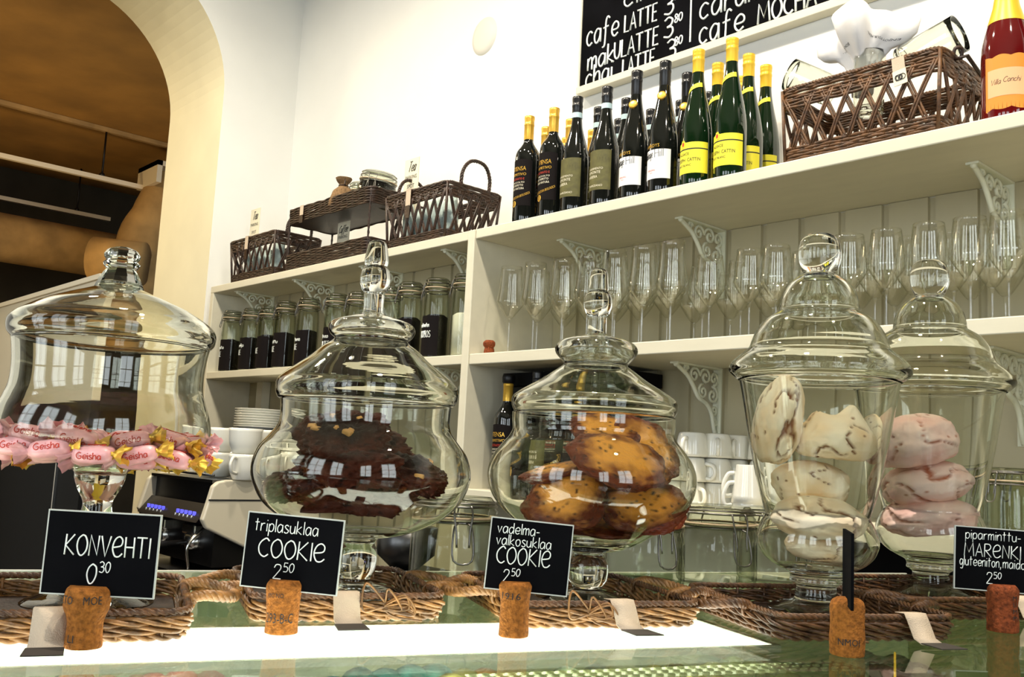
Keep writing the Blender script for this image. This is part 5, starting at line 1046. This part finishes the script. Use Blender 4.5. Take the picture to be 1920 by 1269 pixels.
cookie('gold', CKG, 1062, 938, 80, 12, -0.035, 15, 'golden cookie at the lower left with a pale centre', 38, -12, gg)
cookie('gold', CKG, 1206, 948, 88, 13, -0.02, 16, 'golden cookie at the lower right of the round jar', 32, -4, gg)
cookie('gold', CKG, 1126, 982, 86, 12, 0.0, 17, 'golden cookie at the bottom centre of the round jar', 12, 2, gg)
cookie('gold', CKG, 1150, 910, 70, 11, 0.04, 18, 'golden cookie hidden in the middle of the pile', 8, 6, gg)
gd = 'chocolate cookies in the round jar'
cookie('choc', CKD, 646, 830, 92, 34, -0.01, 21, 'chocolate cookie with pale chips on the top of the dark pile', 34, 0, gd, 0.28, 0.17, 7)
cookie('choc', CKD, 640, 806, 84, 26, 0.045, 22, 'chocolate cookie behind the topmost chocolate cookie', 16, 2, gd, 0.28, 0.17, 3)
cookie('choc', CKD, 652, 874, 94, 34, -0.03, 23, 'chocolate cookie in the middle of the dark pile', 18, 0, gd, 0.28, 0.17, 0)
cookie('choc', CKD, 572, 904, 76, 28, -0.02, 24, 'chocolate cookie sloping down at the left of the dark pile', 14, -16, gd, 0.28, 0.17, 0)
cookie('choc', CKD, 762, 892, 82, 30, 0.0, 25, 'chocolate cookie sloping down at the right of the dark pile', 14, 14, gd, 0.28, 0.17, 2)
cookie('choc', CKD, 664, 930, 104, 34, -0.01, 26, 'chocolate cookie at the bottom of the round jar', 6, 3, gd, 0.28, 0.17, 0)
cookie('choc', CKD, 700, 850, 76, 30, 0.03, 27, 'chocolate cookie tucked behind the right of the dark pile', 24, 10, gd, 0.28, 0.17, 2)
# wrapped candies
def candy():
    t = thing('wrapped_candy', 'x', 'candy', (0, 0, 0), 0, 'pink wrapped candies'); bm = bmesh.new(); bmesh.ops.create_uvsphere(bm, u_segments=20, v_segments=12, radius=1)
    for v in bm.verts:
        n = v.co.copy(); p = 3.2; s_ = (abs(n.x)**p+abs(n.y)**p+abs(n.z)**p)**(-1/p); q = n*s_; v.co = Vector((q.x*0.0185, q.y*0.0115, q.z*0.0085))+n*0.0006*noise.noise(n*5)
    for f in bm.faces: f.smooth = True
    me = bpy.data.meshes.new('wrapper'); bm.to_mesh(me); bm.free(); me.materials.append(M['pinkwrap']); o = bpy.data.objects.new('wrapper', me); COL.objects.link(o); o.parent = t
    for sx in (-1, 1):
        b = MB(); nn = 20; vs = []
        for i, (x, r_) in enumerate([(0.0165, 0.0065), (0.0195, 0.0035), (0.0245, 0.0085), (0.030, 0.0125)]):
            for k in range(nn): a = 2*pi*k/nn; vs.append((sx*(x+0.0015*sin(a*3)), r_*cos(a)*(1+0.22*sin(a*6+i)), r_*0.7*sin(a)*(1+0.22*cos(a*6+i))))
        b.add(vs, [(i*nn+k, i*nn+(k+1) % nn, (i+1)*nn+(k+1) % nn, (i+1)*nn+k) for i in range(3) for k in range(nn)], True); b.build('twisted_end', M['gold'] if sx > 0 else M['pinkwrap'], t)
    L = MB(); write(L, 'Geisha', (0, 0, 0), (1, 0, 0), (0, 1, 0), 0.0062, 0.022, 0.00042, fn=lambda u, v: (u-0.011, -0.0113-0.0004, v-0.0025)); write(L, 'Geisha', (0, 0, 0), (1, 0, 0), (0, 1, 0), 0.0062, 0.022, 0.00042, fn=lambda u, v: (u-0.011, v-0.0025, 0.0089)); L.build('print', M['red'], t); return t
c0_ = candy(); pc_, dc_, _t = JB['candy']; rg = random.Random(12); first = True; nC = 0; frm = YAW-pi/2
rowpos = []
zf = zat(pc_.x, pc_.y, 856)
for ring_, (rad, cnt, dz) in enumerate([(0.092, 15, 0.004), (0.060, 9, 0.0), (0.024, 4, 0.002), (0.082, 11, 0.016), (0.042, 6, 0.014), (0.0, 1, 0.014)]):
    for k in range(cnt): rowpos.append((rad, 2*pi*(k+0.3*ring_)/cnt, dz))
for rad, a, dz in rowpos:
    loc = (pc_.x+rad*cos(a), pc_.y+rad*sin(a), zf+dz+rg.uniform(-0.002, 0.004)); front = (Vector((cos(a), sin(a), 0)).dot(Vector((cf.x, cf.y, 0))) < -0.3)
    rz_ = frm+(rg.uniform(-0.35, 0.35) if front else rg.uniform(0, pi)); lab = 'pink wrapped candy with twisted ends, one of those lying in the wide jar'
    o = c0_ if first else dup(c0_, loc, rz_, lab); first = False; o.location = loc; o['label'] = lab; o.rotation_euler = (rg.uniform(-0.35, 0.35), rg.uniform(-0.3, 0.3), rz_)
# ------------------------------------------------------------ clip jars at the back of the counter
for px, py, s_, lab, rz in [(848, 1092, 1.0, 'empty clip jar between the two cookie jars at the back of the counter', 12), (1205, 1097, 0.98, 'empty clip jar right behind the golden cookie jar', 20), (1342, 1092, 1.0, 'empty clip jar between the golden cookie jar and the pale meringue jar', 20), (1452, 1088, 0.98, 'empty clip jar half hidden behind the pale meringue jar', 20)]:
    p = onz(px, py, ZC); clip_jar('clip_jar', lab, (p.x, p.y, ZC+0.0008), 0.0585*s_, 0.112*s_, 'empty clip jars on the counter', frm+R(rz), 0.86, 0.028)
# ------------------------------------------------------------ corks with price cards
def cork_at(lab, px, py, prof, texts, m=M['cork'], rz=0.0, side=0.0):
    p = onz(px, py, ZC); k = depth(p)/F_PX; T = thing('champagne_cork', lab, 'cork', (p.x, p.y, ZC+0.0006), frm+rz, 'corks holding the price cards')
    b = MB(); pr = sph([(r_*k, h_*k) for r_, h_ in prof], 4); sd = px*0.01; b.lathe([(0, 0)]+pr+[(0, pr[-1][1])], 36, rip=lambda a, z: 1+0.05*noise.noise((cos(a)*2+sd, sin(a)*2, z*70))+0.02*noise.noise((cos(a)*6+sd, sin(a)*6, z*220)))
    for txt, u, v, h_, w_, r_ in texts: printed(b, txt, cyl(r_*k, R(-90)+side, 0, 0.0008), u*k, v*k, h_*k, w_*k, 1)
    b.build('cork_body', [m, M['ink']], T)
    return T, p, k
def card_at(lab, p, k, dx, wpx, hpx, y0px, lines, rz, tilt=0.0, em_='cardedge'):
    # lines: (text, left px, baseline px from the bottom, capital height px, width px)
    T = thing('price_card', lab, 'sign', (p.x, p.y, ZC+0.0006), rz, 'chalk price cards'); w, h, z0 = wpx*k, hpx*k, y0px*k; x0 = dx*k-w/2
    b = MB(); b.box(x0, x0+w, -0.0011, 0.0011, z0, z0+h); b.build('card', M['chalkb'], T)
    b = MB(); e = 0.0011; b.box(x0-e, x0+w+e, -0.0013, 0.0013, z0+h, z0+h+e); b.box(x0-e, x0+w+e, -0.0013, 0.0013, z0-e, z0); b.box(x0-e, x0, -0.0013, 0.0013, z0, z0+h); b.box(x0+w, x0+w+e, -0.0013, 0.0013, z0, z0+h); b.build('edge', M[em_], T)
    b = MB()
    for txt, lx, by_, hh, ww in lines: write(b, txt, (x0+lx*k, -0.0014, z0+by_*k), (1, 0, 0), (0, 0, 1), hh*k, ww*k, max(0.00046, hh*k*0.04), lift=0.0)
    b.build('chalk_writing', M['chalk'], T); T.rotation_euler = (0, tilt, rz); return T
MUSH = [(30, 0), (34, 3), (33, 20), (31, 40), (34, 58), (40, 72), (42, 92), (40, 106), (34, 113)]
T_, p, k = cork_at('mushroom shaped champagne cork holding the konvehti price card', 155, 1215, MUSH, [('LTO', -24, 84, 15, 30, 42), ('MOE', 26, 84, 15, 32, 42), ('LI', -10, 14, 14, 12, 34)])
card_at('black price card reading KONVEHTI 0 30 in chalk', p, k, 16, 208, 152, 97, [('KONVQHTI'.replace('Q', 'Q'), 36, 72, 38, 158), ('0', 82, 20, 37, 17), ('30', 104, 42, 20, 20)], frm+R(2), R(0.5))
TAP = [(28, 0), (30, 3), (30, 30), (31, 55), (33, 78), (33, 88), (28, 97)]
T_, p, k = cork_at('upright champagne cork holding the triple chocolate cookie price card', 527, 1187, TAP, [('MC NO', -8, 68, 8, 30, 33), ('293-B-C', 0, 22, 18, 52, 31)])
card_at('black price card reading triplasuklaa COOKIE 2 50 in chalk', p, k, 4, 183, 136, 79, [('triplasuklaa', 14, 104, 24, 122), ('COOKIQ', 26, 57, 34, 128), ('2', 60, 18, 27, 15), ('50', 78, 32, 17, 20)], frm+R(-4), R(2.5))
CYL = [(26, 0), (28, 3), (27, 30), (27, 60), (30, 80), (31, 92), (26, 100)]
T_, p, k = cork_at('smooth sided cork stamped 1916 holding the raspberry cookie price card', 962, 1193, CYL, [('1916', -5, 70, 12, 36, 30)], rz=-0.1)
card_at('black price card reading vadelma valkosuklaa COOKIE 2 50 in chalk', p, k, 14, 154, 130, 83, [('vadelma-', 12, 104, 20, 80), ('valkosuklaa', 12, 82, 20, 104), ('COOKIQ', 16, 48, 31, 102), ('2', 32, 13, 24, 12), ('50', 47, 26, 14, 16)], frm+R(3), R(3.5))
RND = [(28, 0), (31, 4), (32, 30), (31, 55), (32, 82), (29, 98), (20, 105)]
T_, p, k = cork_at('rounded cork under the card seen edge on at the pale meringue jar', 1588, 1229, RND, [('NMOI  1', 0, 22, 12, 54, 32)])
card_at('black price card turned edge on in front of the pale meringue jar', p, k, -10, 150, 132, 95, [], frm+R(76), 0, 'chalkb')
RN2 = [(26, 0), (28, 3), (27, 25), (26, 45), (28, 66), (28, 78), (22, 86)]
T_, p, k = cork_at('mottled reddish cork holding the marenki price card', 1880, 1184, RN2, [('M', 0, 60, 8, 9, 28), ('U', 0, 48, 8, 8, 28), ('M', 0, 36, 8, 9, 28), ('M', 0, 24, 8, 9, 28)], M['corkd'], 0.0, R(20))
card_at('black price card reading piparminttu MARENKI gluteeniton in chalk', p, k, 3, 186, 114, 73, [('piparminttu-', 18, 93, 18, 102), ('MARQNKI', 16, 61, 24, 104), ('gluteeniton,', 8, 43, 18, 76), ('maidoton', 88, 43, 18, 66), ('2', 58, 12, 21, 11), ('50', 71, 22, 12, 14)], frm+R(-3), R(1.5))
# small cork figure on the middle shelf
q = ony(917, 657, 1.84); b = MB(); b.lathe([(0, 0)]+sph([(0.014, 0), (0.0155, 0.004), (0.0145, 0.016), (0.0135, 0.020), (0.017, 0.026), (0.0175, 0.036), (0.012, 0.042)], 4)+[(0, 0.042)], 24, rip=lambda a, z: 1+0.08*noise.noise((cos(a)*2, sin(a)*2, z*80)))
tag(b.build('champagne_cork', M['corkd'], None, (q.x, 1.84, ZM+0.0006)), 'small red brown cork standing on the middle shelf beside the divider', 'cork')
